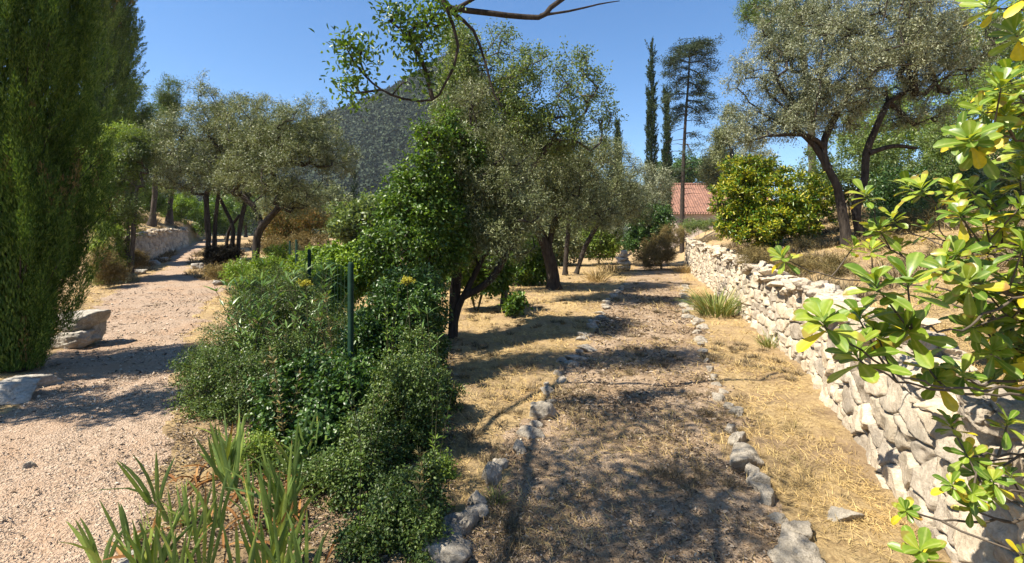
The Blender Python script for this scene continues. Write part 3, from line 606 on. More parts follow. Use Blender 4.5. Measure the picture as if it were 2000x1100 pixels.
stem_plant('upright_shoot', 'thin upright shoot covered in pale round leaves in front of the dark bushes', 'plant', 702, 2.5, 1, .74, .015, 66, 90, .026, .018, 'bright', HEART, .05, bend=.1)
for i, (px, Y, n, h, sp, mt, lab) in enumerate([(846, 3.0, 3, .8, .16, 'bright', 'leafy pale shoots sticking out of the hedge end towards the dry grass'), (852, 3.8, 4, 1.0, .2, 'lance', 'taller dark shoots standing out of the hedge beside the dry grass'), (838, 2.55, 3, .5, .14, 'brown', 'dry brown stalks at the near end of the hedge'),
                                              (760, 4.6, 5, 1.25, .3, 'bright', 'light green shoots rising out of the dark hedge'), (660, 4.3, 4, 1.15, .25, 'brown', 'dry bent stalks standing in front of the tall fence post'), (560, 3.6, 4, .75, .22, 'brown', 'dry seed stalks behind the middle irises'), (720, 3.1, 4, .75, .24, 'small', 'thin twiggy shoots poking out of the dense small-leaved bush')]):
    stem_plant('weed_shoot', lab, 'plant', px, Y, n, h, sp, 220+i, 22, .05 if mt != 'lance' else .11, .014, mt, LANCE, .2, bend=.3, sr=.004)
stem_plant('weed_shoot', 'short leafy shoot at the corner of the iris bed', 'plant', 585, 2.42, 5, .22, .1, 67, 26, .02, .014, 'bright', HEART, .1)
def fennel(px, py, Y, label, seed):
    rng = np.random.default_rng(seed); b = g(px, Y); t = thing('fennel', label, 'plant', b); top = at(px, py, Y); mb, fm = MB(), MB()
    P = smoothpath([b, (b+top)/2+[.03, 0, 0], top-[0, 0, .06]], .08); tube(mb, P, np.linspace(.006, .003, len(P)), 5)
    for i in range(16):
        a = i*2.4; e = top+np.array([math.cos(a), math.sin(a), 0])*.008*i**.8*rng.uniform(.7, 1.2)+[0, 0, rng.uniform(-.02, .02)]; tube(mb, [P[-1], e], .0015, 3)
        q = e+rng.normal(size=(26, 3))*.012; leaves(fm, q, rng.normal(size=(26, 3)), np.array([[0, 0, 1.]])+rng.normal(size=(26, 3))*.5, .016, .014)
    mb.build('stem', M['stem'], t); fm.build('flowers', M['flower'], t)
fennel(597, 553, 5.2, 'flat yellow fennel flower head left of the tall fence post', 71)
fennel(795, 548, 4.9, 'flat yellow fennel flower head on top of the dark hedge', 72)

def iris(px, Y, fans, h, seed, label, dry=8, wd=.032, flat=0.):
    rng = np.random.default_rng(seed); b = g(px, Y); t = thing('iris_clump', label, 'iris', b, 'iris clumps along the path'); lm, dm = MB(), MB()
    for i in range(fans):
        c = b+np.array([rng.normal()*.07*fans**.5, rng.normal()*.06*fans**.5, 0]); c[2] = gzs(c[0], c[1])-.01
        az = rng.uniform(-.6, .6); pl = np.array([math.cos(az), math.sin(az), 0]); nn = np.array([-math.sin(az), math.cos(az), 0]); k = rng.integers(5, 8); tl = rng.normal()*.12
        for j in range(k):
            f = (j-(k-1)/2)/k; D = unit(pl*(f*.62+tl)+np.array([0, 0, 1])+nn*rng.normal()*.13)[None]
            hh = h*1.12*(1-.5*abs(f))*rng.uniform(.75, 1.12)
            blades(lm, (c+pl*f*.05+nn*(j % 2)*.008)[None], D, nn[None]+rng.normal(size=(1, 3))*.15, hh, wd*.66*rng.uniform(.8, 1.15), SWORD, rng.uniform(.45, .9) if rng.random() < .14 else max(0, rng.normal()*.2), .1, G=[[np.sign(f+tl+.01)*pl[0], np.sign(f+tl+.01)*pl[1], -.75]])
    for i in range(dry*2):
        a = rng.uniform(0, 2*PI); c = b+np.array([rng.normal()*.12, rng.normal()*.1, 0]); c[2] = gzs(c[0], c[1])+.01
        blades(dm, c[None], np.array([[math.cos(a), math.sin(a), rng.uniform(.2, 1.3)]]), np.array([[-math.sin(a)*.4, math.cos(a)*.4, 1.]]), h*rng.uniform(.4, .75), wd*.5, SWORD, rng.uniform(.3, .8), .35, G=[[0, 0, -1.]])
    lm.build('leaves', M['iris'], t, attr=ribs(lm, SWORD)); dm.build('dry_leaves', M['iris_dry'], t)
iris(398, 3.2, 4, .44, 81, 'iris clump with brown-tipped blades at the edge of the gravel below the low dark bush', 8)
iris(520, 3.1, 4, .46, 82, 'iris fan with broad blue-green blades in front of the ivy-leaved bush', 8, .04)
iris(282, 2.42, 3, .32, 83, 'yellowish iris fan at the very edge of the gravel near the camera', 4, .034)
iris(425, 2.42, 7, .36, 84, 'thick bright green iris clump in the middle of the near bed', 6, .026)
iris(545, 2.36, 4, .36, 85, 'leaning iris clump beside the short leafy shoot', 6, .032)
iris(612, 2.75, 2, .52, 86, 'single tall iris fan left of the thin upright shoot', 4, .03)
iris(470, 2.75, 4, .34, 88, 'iris clump in the middle of the bed right behind the thick bright green one', 6, .028)
iris(560, 2.7, 3, .4, 89, 'slim iris fan leaning against the small fine-leaved bush', 5, .03)
iris(345, 2.72, 2, .24, 87, 'small iris fan among the leaf litter behind the yellowish one', 4, .026)

# --- fence
def fence():
    pts = [(685, 512, 3.95), (604, 487, 7.0), (579, 468, 10), (566, 470, 12.6)]
    b = g(685, 3.95); t = thing('wire_fence', 'green wire mesh fence with slim steel posts running through the shrubs', 'fence', b)
    tops = [at(*p) for p in pts]
    feet = [np.array([q[0], q[1], gzs(q[0], q[1])]) for q in tops]
    for q, f in zip(tops, feet):
        mb = MB(); x, y = .019, .019
        V = [[f[0]+sx*x, f[1]+sy*y, z] for z in (f[2]-.1, q[2]-.02) for sx, sy in ((-1, -1), (1, -1), (1, 1), (-1, 1))]+[[q[0]+sx*x*.7, q[1]+sy*y*.7, q[2]] for sx, sy in ((-1, -1), (1, -1), (1, 1), (-1, 1))]
        qs = [[i+k*4, (i+1) % 4+k*4, (i+1) % 4+k*4+4, i+k*4+4] for k in (0, 1) for i in range(4)]+[[8, 9, 10, 11]]
        mb.add(V, qs); mb.build('post', M['post'], t, smooth=False)
    mb = MB()
    for k in range(len(pts)-1):
        for f in np.linspace(.08, .96, 8):
            a = feet[k]+(tops[k]-feet[k])*f; c = feet[k+1]+(tops[k+1]-feet[k+1])*f; tube(mb, [a, (a+c)/2-[0, 0, .01], c], .0014, 4)
        for s in np.linspace(.03, .97, 17):
            a = feet[k]+(feet[k+1]-feet[k])*s; c = tops[k]+(tops[k+1]-tops[k])*s; tube(mb, [a+(c-a)*.08, a+(c-a)*.96], .0011, 3)
    mb.build('wire_mesh', M['wire'], t)
fence()

# --- overhanging oak: branches reach in at the top, the crown overhead throws the dappled shade
def oak():
    b = np.array([-3.4, -2.2, gzs(-3.4, -2.2)])
    top = b+[.3, .3, 2.6]
    tr = [([b, b+[.1, .05, 1.4], top], .2, .15),
          ([top, (-3.4, 1.5, 4.0), at(480, -110, 4.1), at(700, -70, 4.2), at(850, -8, 4.25), at(880, 15, 4.3), at(960, 26, 4.35), at(1052, 34, 4.4), at(1075, 15, 4.4), at(1130, -25, 4.6)], .045, .022),
          ([at(880, 22, 4.3), at(925, 60, 4.4), at(950, 130, 4.4), at(965, 185, 4.4), at(982, 208, 4.4)], .017, .006),
          ([at(1055, 30, 4.4), at(1110, 22, 4.4), at(1170, 8, 4.5), at(1210, 2, 4.6)], .014, .004),
          ([at(890, 20, 4.3), at(930, -5, 4.3), at(1000, -20, 4.4)], .02, .01),
          ([at(850, -40, 4.0), at(895, 90, 4.0), at(868, 165, 4.0), at(845, 195, 4.0), at(790, 194, 3.9), at(745, 175, 3.9), at(715, 150, 3.9), at(690, 120, 3.9)], .014, .004),
          ([at(715, 150, 3.9), at(703, 118, 3.9), at(706, 98, 3.9)], .006, .003), ([at(845, 195, 4.0), at(828, 130, 4.0), at(800, 75, 4.0), at(760, 40, 4.0)], .012, .005),
          ([at(745, 175, 3.9), at(715, 180, 3.9), at(690, 182, 3.9)], .005, .003)]
    t = thing('oak_tree', 'oak tree overhead whose dark bare branch and leafy twigs hang in at the top', 'tree', b)
    rng = np.random.default_rng(90); mb = MB()
    ells = [(-2.3, 1.9, 4.6, 1.15, .8, .4), (-2.6, 4.9, 5.1, 1.6, .38, .2), (-1.4, 5.05, 5.2, .8, .3, .2), (-1.75, 3.0, 4.75, .8, .3, .2), (-3.4, .2, 4.4, 1.2, 1.0, .6)]
    cl = np.vstack([fill(ells[i:i+1], n_, rng, .08, 1.9) for i, n_ in enumerate((105, 150, 60, 30, 60))])
    vis = [E(700, 100, 3.9, 38, 14), E(690, 172, 3.9, 24, 20), E(818, 95, 4.0, 20, 66), E(775, 30, 4.0, 26, 18), E(838, 150, 4.0, 10, 30), E(795, 160, 3.9, 16, 8), E(850, 40, 4.05, 22, 40)]
    c2 = fill(vis, 80, rng, -.3)
    lead = [([top, top+[.6, .8, 1.0], (-1.8, 1.6, 4.6)], .05, .02), ([top, top+[.1, 1.2, 1.1], (-2.9, 1.6, 4.5), (-2.9, 3.2, 4.9), (-2.6, 4.8, 5.1)], .035, .012)]
    cl = np.vstack([cl, c2]); tubes, tw = skeleton(tr+lead, cl, .0038, rng, .16, .38, .05, .2)
    for i, (P, rad, tk) in enumerate(tubes): tube(mb, P, rad, 8, .14, i)
    lp = 46; N = len(cl)*lp; ci = np.repeat(np.arange(len(cl)), lp); sc = np.where(ci < len(cl)-len(c2), .2, .085)[:, None]; big = ci < len(cl)-len(c2)
    Pp = cl[ci]+rng.normal(size=(N, 3))*sc; D = unit(tw[ci]*.5+rng.normal(size=(N, 3))*.8+np.array([0, 0, -.1])); Nn = unit(rng.normal(size=(N, 3))*.7+np.array([0, 0, .8]))
    k = big | (rng.random(N) < .5); Pp, D, Nn, bg_ = Pp[k], D[k], Nn[k], big[k]; N = len(Pp)
    lm = MB(); leaves(lm, Pp, D, Nn, np.where(bg_, .065, .05)*rng.uniform(.7, 1.2, N), np.where(bg_, .032, .022)*rng.uniform(.8, 1.2, N), 'o')
    mb.build('trunk', M['bark_dark'], t); lm.build('crown', M['green'], t)
oak()
b = np.array([-7.0, .6, gzs(-7.0, .6)])  # unseen tree, added out of view to throw shade across the near gravel
plant('shade_tree', 'unseen tree added left of the gravel path to cast a shade patch on it', 'tree', b, [([b, b+[.2, .9, 1.8], b+[.4, 2.4, 3.1]], .07, .04)], [(-6.7, 3.6, 3.7, 1.2, .55, .35), (-5.8, 3.7, 3.6, .6, .4, .3), (-7.4, 2.4, 3.5, .8, .7, .5)], 150, 60, .08, .04, 'green', .16, 95, gap=-.1)

# --- trees on the left of the right-hand path
b = g(884, 7.7)
plant('olive_tree', 'small olive with thin leaning stems nearest the hedge beside the dirt path', 'olive tree', b,
      [([b, at(895, 600, 7.7), at(915, 560, 7.7), at(945, 500, 7.7)], .06, .035), ([b, at(888, 590, 7.8), at(893, 520, 7.8), at(900, 440, 7.9)], .045, .03), ([at(905, 580, 7.7), at(960, 545, 7.6), at(1000, 470, 7.6)], .03, .018)],
      [E(930, 330, 7.8, 82, 95), E(905, 240, 8, 66, 80), E(985, 400, 7.6, 70, 80), E(900, 440, 7.8, 60, 90), E(960, 480, 7.6, 60, 50), E(1010, 460, 8.2, 50, 50), E(880, 360, 8.0, 40, 90), E(1000, 340, 8.4, 60, 60)], 900, 85, .055, .013, 'olive', .13, 101, tip=.0045, gap=-.1, bark='bark_dark', wig=.16, k=.45)
b = g(985, 11.0)
plant('almond_tree', 'tall thin-crowned tree with sky showing through its leaves left of the dirt path', 'tree', b,
      [([b, at(984, 520, 11), at(965, 430, 11), at(985, 330, 11), at(1000, 260, 11)], .075, .04), ([at(968, 440, 11), at(1030, 340, 11), at(1090, 260, 11)], .06, .03), ([at(975, 380, 11), at(930, 250, 11), at(910, 160, 11)], .05, .025)],
      [E(960, 130, 11, 95, 90), E(1050, 190, 11, 95, 80), E(1130, 165, 11, 60, 65), E(1000, 260, 11, 100, 60), E(900, 190, 11, 60, 120), E(1110, 265, 11, 80, 45), E(1180, 215, 11.5, 30, 40), E(880, 80, 11, 50, 60)],
      620, 52, .06, .032, 'sparse', .19, 102, tip=.006, gap=.0, bark='bark', wig=.2, k=.45, kind='o')
b = g(1082, 14.3)
plant('olive_tree', 'old olive with one thick dark leaning trunk beside the dirt path', 'olive tree', b,
      [([b, at(1078, 530, 14.3), at(1066, 480, 14.3), at(1045, 430, 14.3)], .2, .12), ([at(1070, 490, 14.3), at(1085, 430, 14.4), at(1110, 380, 14.5)], .1, .06), ([at(1052, 440, 14.3), at(1000, 400, 14), at(960, 385, 13.8)], .07, .04)],
      [E(1050, 330, 14.3, 110, 75), E(980, 370, 14, 80, 60), E(1120, 370, 14.4, 78, 55), E(1080, 420, 14, 80, 36), E(1140, 300, 14.6, 60, 40), E(1000, 300, 14, 90, 60), E(1170, 420, 15, 50, 40), E(940, 430, 13.6, 60, 50)], 800, 100, .085, .02, 'olive', .2, 103, tip=.006, gap=-.15, bark='bark_dark', wig=.16, k=.46)
b = g(1104, 19.5)
plant('olive_tree', 'slim olive behind the thick trunk, with one straight and one slanting stem', 'olive tree', b,
      [([b, at(1106, 490, 19.5), at(1112, 430, 19.5)], .1, .07), ([g(1126, 20), at(1140, 490, 20), at(1158, 455, 20), at(1185, 405, 20)], .09, .05)],
      [E(1150, 350, 20, 80, 60), E(1200, 390, 20.5, 62, 52), E(1120, 410, 19.5, 56, 40), E(1225, 340, 21, 40, 42), E(1190, 300, 21, 44, 36), E(1245, 400, 21, 34, 40)], 560, 95, .1, .024, 'olive', .26, 104, tip=.007, gap=-.2, bark='bark_dark')
b = g(1262, 27)
plant('olive_tree', 'far olive with pale crown at the end of the dirt path', 'olive tree', b, [([b, at(1258, 450, 27), at(1262, 400, 27)], .12, .08)],
      [E(1262, 370, 27, 46, 50), E(1215, 420, 26, 44, 42), E(1290, 400, 27, 24, 40)], 260, 90, .12, .03, 'olive_grey', .3, 105, tip=.008, gap=-.25, bark='bark_dark')
bush('dense_shrub', 'dense dark green shrub arching over the end of the dirt path', 'shrub', 1262, 25.2, [E(1272, 440, 25.2, 34, 34), E(1240, 470, 25, 26, 30), E(1290, 425, 25.5, 22, 26)], 220, 80, .11, .06, 'dark', .2, 106)
for i, (px, py, Y, rx, ry, mt, lab) in enumerate([(930, 520, 10.2, 60, 46, 'green', 'leafy green bush under the small leaning olive'), (1030, 505, 16, 42, 44, 'green', 'round green bush behind the thick olive trunk'), (1000, 590, 9.6, 18, 14, 'green', 'low leafy sprig in the dry grass'),
                                                  (1170, 470, 27, 36, 34, 'juniper', 'light green bush behind the slanting olive stem'), (1060, 470, 26, 70, 50, 'olive', 'grey-green thicket far behind the thick trunk'), (900, 470, 17, 70, 70, 'sparse', 'green thicket behind the small leaning olive'), (1120, 455, 36, 60, 46, 'juniper', 'pale green thicket far behind the slim olive')]):
    bush('bush', lab, 'bush', px, Y, [E(px, py, Y, rx, ry), E(px+rx*.5, py+ry*.3, Y, rx*.6, ry*.6)], [230, 200, 12, 160, 230, 260, 200][i], 70, .05*Y**.25, .03*Y**.25, mt, .012*Y+.02, 110+i, kind='o', gap=-.2)
bush('broom_bush', 'dry brown and green broom bush at the far end of the stone wall', 'bush', 1292, 22.6, [E(1290, 485, 22.6, 32, 32), E(1270, 505, 22, 28, 18), E(1315, 460, 23.5, 24, 18)], 170, 80, .2, .014, 'brown', .14, 120, up=.2)

# --- far conifers and trees behind the end of the path
for px, y0, hw, Y, lab in [(1272, 92, 9, 40, 'tallest thin cypress against the sky, left of the flat-topped cedar'), (1302, 185, 5, 39, 'narrow dark cypress hidden in part by the flat-topped cedar'), (1206, 245, 7, 46, 'small cypress top showing over the olives')]:
    X = (px-1000)/F*Y; z0 = gzs(X, Y); H = at(px, y0, Y)[2]-z0; r_ = hw/F*Y
    cypress('far_cypress', lab, X, Y, [(.4, r_*.7), (H*.35, r_), (H*.6, r_*.8), (H*.85, r_*.42), (H, .04)], 620, 46, .8, .16, .055, 'cypress_far', px, .16, lump=.35)
def cedar():
    Y = 37.; b = g(1332, Y); top = at(1347, 88, Y); t = thing('cedar_tree', 'tall flat-topped cedar with a bare trunk in front of the tiled roof', 'cedar', b)
    rng = np.random.default_rng(130); mb, lm = MB(), MB()
    P = smoothpath([b, at(1333, 380, Y), at(1338, 250, Y), at(1345, 150, Y), top], .5); tube(mb, P, np.linspace(.2, .05, len(P)), 8, .1)
    tiers = [(1398, 92, 105), (1308, 120, 110), (1395, 138, 118), (1380, 168, 130), (1300, 150, 135), (1312, 178, 150), (1385, 200, 160), (1290, 205, 185), (1370, 190, 165), (1360, 105, 98), (1320, 100, 100), (1376, 240, 215), (1310, 250, 225), (1392, 225, 195), (1368, 278, 262), (1316, 225, 205),
             (1305, 345, 330), (1350, 300, 285), (1390, 110, 108), (1300, 130, 120), (1384, 84, 95)]
    for px, py, ys in tiers:
        a = P[np.argmin(np.abs(P[:, 2]-at(0, ys, Y)[2]))]; e = at(px, py, Y+rng.uniform(-1.6, 1.6)); m = (a+e)/2+[0, 0, .35]
        q = smoothpath([a, m, e], .3); tube(mb, q, np.linspace(.06, .015, len(q)), 5)
        k = 30 if ys < 250 else 12; s = rng.uniform(.3, 1.02, k); idx = np.clip((s*(len(q)-1)).astype(int), 0, len(q)-1)
        c = q[idx]+rng.normal(size=(k, 3))*np.array([.34, .5, .10]); n = 34; cc = np.repeat(c, n, 0)+rng.normal(size=(k*n, 3))*np.array([.2, .22, .07])
        leaves(lm, cc, unit(rng.normal(size=cc.shape)*[1, 1, .35]+[0, 0, -.12]), rng.normal(size=cc.shape)*.5+[0, 0, 1], .21, .05)
    for ys in np.linspace(150, 400, 16):
        a = P[np.argmin(np.abs(P[:, 2]-at(0, ys, Y)[2]))]; e = a+np.array([rng.choice([-1, 1])*rng.uniform(.5, 1.6), rng.normal()*.6, rng.uniform(-.5, .1)]); tube(mb, [a, (a+e)/2+[0, 0, .08], e], [.03, .02, .008], 4)
    mb.build('trunk', M['bark_dark'], t); lm.build('crown', M['cedar'], t, smooth=False)
cedar()
for i, (px, py, Y, rx, ry, mt, lab) in enumerate([(1345, 335, 75, 60, 26, 'dark', 'dark wood edge far behind the tiled roof'), (1430, 270, 34, 34, 62, 'olive', 'grey-green tree between the cedar and the big olive'), (1405, 330, 40, 32, 40, 'olive', 'low grey-green tree right of the cedar trunk'), (1470, 330, 30, 40, 50, 'olive_grey', 'pale tree behind the yellow-green bush')]):
    b = g(px, Y); plant('background_tree', lab, 'tree', b, [([b, at(px, py+ry*.4, Y)], .2, .1)], [E(px, py, Y, rx, ry), E(px-rx*.3, py+ry*.5, Y, rx*.7, ry*.5)], 190, 85, .16*Y/34, .045*Y/34 if mt != 'dark' else .2, mt, .34*Y/34, 140+i, tip=.01, gap=-.2)
b = g(1585, 23)
plant('pine_tree', 'tall dark pine rising behind the big silvery olive', 'pine', b, [([b, at(1585, 250, 23), at(1560, 40, 23)], .2, .1)], [E(1520, 10, 23, 72, 55), E(1560, 60, 23, 60, 60), E(1470, 20, 23, 28, 26), E(1540, -80, 23, 60, 50)], 300, 90, .16, .028, 'pine', .26, 150, tip=.01, gap=-.2)

bush('shrub', 'grey-green scrub growing in front of the wall of the house', 'shrub', 1365, 33, [E(1372, 438, 33, 36, 10), E(1345, 446, 32, 20, 10)], 90, 80, .12, .03, 'sparse', .16, 151)
# --- right-hand terrace
b = g(1656, 10.2)
plant('olive_tree', 'big silvery olive with two dark twisting trunks on the terrace above the wall', 'olive tree', b,
      [([b, at(1648, 430, 10.2), at(1636, 370, 10.2), at(1615, 320, 10.2), at(1612, 270, 10.2), at(1660, 180, 10.2)], .095, .055),
       ([g(1684, 10.4), at(1672, 410, 10.4), at(1690, 345, 10.4), at(1692, 300, 10.4), at(1715, 240, 10.4), at(1735, 200, 10.4)], .088, .055),
       ([at(1618, 330, 10.2), at(1590, 285, 10.2), at(1560, 255, 10.2), at(1520, 235, 10.2)], .07, .04), ([at(1694, 300, 10.4), at(1745, 285, 10.4), at(1790, 290, 10.5)], .06, .03), ([at(1610, 290, 10.2), at(1580, 265, 10.1), at(1500, 265, 10)], .05, .03)],
      [E(1640, 130, 10.2, 150, 90), E(1515, 200, 10.2, 85, 78), E(1700, 60, 10.4, 130, 90), E(1570, 60, 10.3, 95, 70), E(1800, 120, 10.6, 110, 90), E(1455, 235, 10.2, 42, 60), E(1860, 60, 10.8, 80, 80), E(1450, 160, 10.2, 30, 50), E(1640, 230, 10.3, 60, 30), E(1600, 215, 10.2, 90, 40), E(1780, 215, 10.6, 70, 40)],
      1500, 110, .062, .0145, 'olive_grey', .15, 160, maxr=.055, tip=.005, gap=-.12, bark='bark_dark', wig=.17, k=.45)
bush('pittosporum_bush', 'rounded yellow-green pittosporum bush above the far part of the stone wall', 'bush', 1500, 13.2, [E(1500, 395, 13.2, 92, 78), E(1440, 400, 13, 50, 62), E(1570, 400, 13.2, 50, 66), E(1500, 440, 12.8, 85, 40), E(1455, 345, 13.2, 50, 34)], 520, 62, .10, .042, 'pittobush', .13, 161, kind='o', gap=-.3, droop=-.1, up=1.)
for i, (px, py, Y, rx, ry, n) in enumerate([(1480, 505, 9.0, 40, 14, 60), (1560, 520, 8.2, 44, 16, 70), (1640, 525, 7.4, 40, 18, 70), (1720, 480, 8.8, 50, 20, 80), (1600, 480, 11, 50, 14, 70), (1810, 520, 6.6, 50, 22, 80)]):
    bush('dry_bush', ['low dry scrub on the terrace edge under the yellow-green bush', 'low grey-brown scrub on the terrace in front of the first olive trunk', 'low dry scrub on the terrace just above the coping stones', 'dry scrub on the slope right of the second olive trunk', 'dry scrub at the foot of the big olive trunks', 'dry scrub on the terrace behind the glossy whorled branches'][i], 'bush', px, Y, [E(px, py, Y, rx, ry)], n, 60, .09, .006, 'brown', .09, 190+i)
for i, (px, py, Y, rx, ry, mt, L, W, n, lab) in enumerate([
        (1760, 380, 13, 50, 60, 'dark', .08, .04, 150, 'dark shrub directly behind the second olive trunk'), (1830, 330, 14, 70, 95, 'sparse', .10, .03, 240, 'mixed green shrub on the slope behind the big olive'),
        (1900, 240, 15, 90, 110, 'juniper', .11, .035, 300, 'light green shrub high on the slope at the edge of the view'), (1960, 400, 11, 70, 70, 'olive', .10, .025, 220, 'grey-green shrub on the slope behind the glossy branches'),
        (1840, 440, 10, 60, 36, 'brown', .12, .014, 130, 'low dry shrub on the terrace slope'), (1990, 150, 17, 100, 110, 'sparse', .12, .05, 260, 'tall green tree top on the slope'), (1660, 330, 16, 90, 70, 'sparse', .11, .04, 230, 'green shrub seen between the two olive trunks'), (1740, 250, 18, 90, 80, 'juniper', .12, .04, 260, 'green tree behind the big olive crown'),
        (1960, 330, 12, 90, 60, 'small', .07, .03, 260, 'dark green low shrub at the frame edge on the slope'), (1880, 400, 11.5, 60, 44, 'sparse', .09, .03, 190, 'mixed green shrub just above the dry terrace slope'), (1990, 40, 19, 120, 80, 'juniper', .13, .05, 260, 'light green tree crown in the upper corner behind the branches'), (1740, 440, 11.5, 44, 30, 'sparse', .08, .025, 110, 'low green shrub right of the second olive trunk')]):
    bush('slope_shrub', lab, 'shrub', px, Y, [E(px, py, Y, rx, ry), E(px+rx*.4, py+ry*.5, Y, rx*.7, ry*.55), E(px-rx*.5, py+ry*.4, Y, rx*.5, ry*.5)], n, 75, L, W, mt, .19, 170+i, gap=-.2)

def tuft(name, label, cat, px, Y, n, h, spread, mat, seed, w_=.008, bend=.5, group=None, X=None):
    rng = np.random.default_rng(seed); b = g(px, Y); a = rng.uniform(0, 2*PI, n); r = spread*rng.random(n)**.6
    B = b+np.stack([np.cos(a)*r, np.sin(a)*r, 0*a], -1); B[:, 2] = gz(B[:, 0], B[:, 1])-.01
    o = np.stack([np.cos(a), np.sin(a), 0*a], -1); D = o*(.15+.5*rng.random((n, 1)))+rng.normal(size=(n, 3))*.15+[0, 0, 1]
    mb = MB(); blades(mb, B, D, o+rng.normal(size=(n, 3))*.3+[0, 0, .2], h*rng.uniform(.5, 1.1, n), w_, SWORD, bend*rng.uniform(.3, 1.2, n), .2, G=o*.6+[0, 0, -.8])
    return tag(mb.build(name, M[mat], base=b), label, cat, group)
tuft('grass_clump', 'big green strappy clump growing against the stone wall', 'plant', 1400, 9.6, 260, .8, .34, 'tuft', 201, .016, .55)
tuft('grass_clump', 'small pale green clump at the foot of the stone wall', 'plant', 1502, 7.0, 90, .34, .12, 'tuft', 202, .007)
tuft('grass_clump', 'tall dry straw clump at the edge of the dirt path under the olives', 'plant', 1165, 17, 150, .75, .35, 'straw', 203, .014)
tuft('grass_clump', 'pale dry clump left of the stone cairn', 'plant', 1195, 21, 160, .9, .5, 'straw', 204, .018)
tuft('grass_clump', 'straw-coloured clump at the foot of the far wall end', 'plant', 1335, 20.5, 160, .6, .4, 'straw', 205, .016)
tuft('grass_clump', 'low green weed at the foot of the near edging stones', 'plant', 968, 2.95, 60, .12, .06, 'tuft', 206, .006)
tuft('grass_clump', 'dry grey weed in the straw beside the big edging stone', 'plant', 1548, 3.95, 40, .12, .05, 'brown', 207, .004)

# --- foreground pittosporum branches
def pittosporum(name, label, base, branches, seed, Lf=.112, Wf=.039, extra=(), yel=.085):
    """branches: [(path points, rosette count)] end rosette at the tip plus side rosettes"""
    rng = np.random.default_rng(seed); t = thing(name, label, 'shrub', base); mb, lm, ym = MB(), MB(), MB()
    def rosette(c, ax, s):
        k = rng.integers(11, 16); az = np.arange(k)*2.4+rng.uniform(0, 6); u = unit(np.cross(ax, [.31, .2, .93])); v = np.cross(ax, u)
        o = np.outer(np.cos(az), u)+np.outer(np.sin(az), v); el = np.linspace(1.5, -.25, k)+rng.normal(size=k)*.18
        D = unit(o+ax*el[:, None]+np.array([0, 0, -.05])); N = unit(ax*1.0-o*(el[:, None]*.8)+rng.normal(size=o.shape)*.12)
        B = c+ax*(np.linspace(.025, -.03, k)[:, None])*s; L = Lf*s*rng.uniform(.6, 1.12, k)*np.linspace(.8, 1.05, k); W = Wf*s*rng.uniform(.85, 1.2, k)
        y = (np.arange(k) > k-4) & (rng.random(k) < yel*3)
        for q, m_ in ((~y, lm), (y, ym)): blades(m_, B[q], D[q], N[q], L[q], W[q]*(1.15 if m_ is ym else 1), OBOV, rng.uniform(-.05, .42, q.sum()), rng.uniform(.08, .3))
    for pts, nr, s in branches:
        P = smoothpath(pts, .06); P[1:-1] += rng.normal(size=P[1:-1].shape)*.006; n = len(P); tube(mb, P, np.linspace(.006+.0007*nr, .003, n), 6, .1)
        ax = unit(unit(P[-1]-P[-3])*.6+[0, 0, .55]-np.array([0, .25, 0])); rosette(P[-1], ax, s)
        for j in range(int((nr-1)*1.6)):
            f = rng.uniform(.35, .97); a = P[int(f*(n-1))]; d = unit(unit(P[-1]-P[0])*.35+rng.normal(size=3)*.55+[0, -.15, .45]); e = a+d*rng.uniform(.08, .24)
            tube(mb, [a, a+d*.05+[0, 0, -.008], e], [.005, .004, .003], 5); rosette(e, unit(d*.6+[0, -.2, .6]), s*rng.uniform(.8, 1.05))
    mb.build('branches', M['twig'], t); lm.build('leaves', M['pitto'], t, attr=ribs(lm, OBOV)); ym.build('yellow_leaves', M['pitto_y'], t, attr=ribs(ym, OBOV)); return t
b = g(2330, 2.0)
A = lambda *q: [at(*p) for p in q]
root = b+[0, 0, .25]
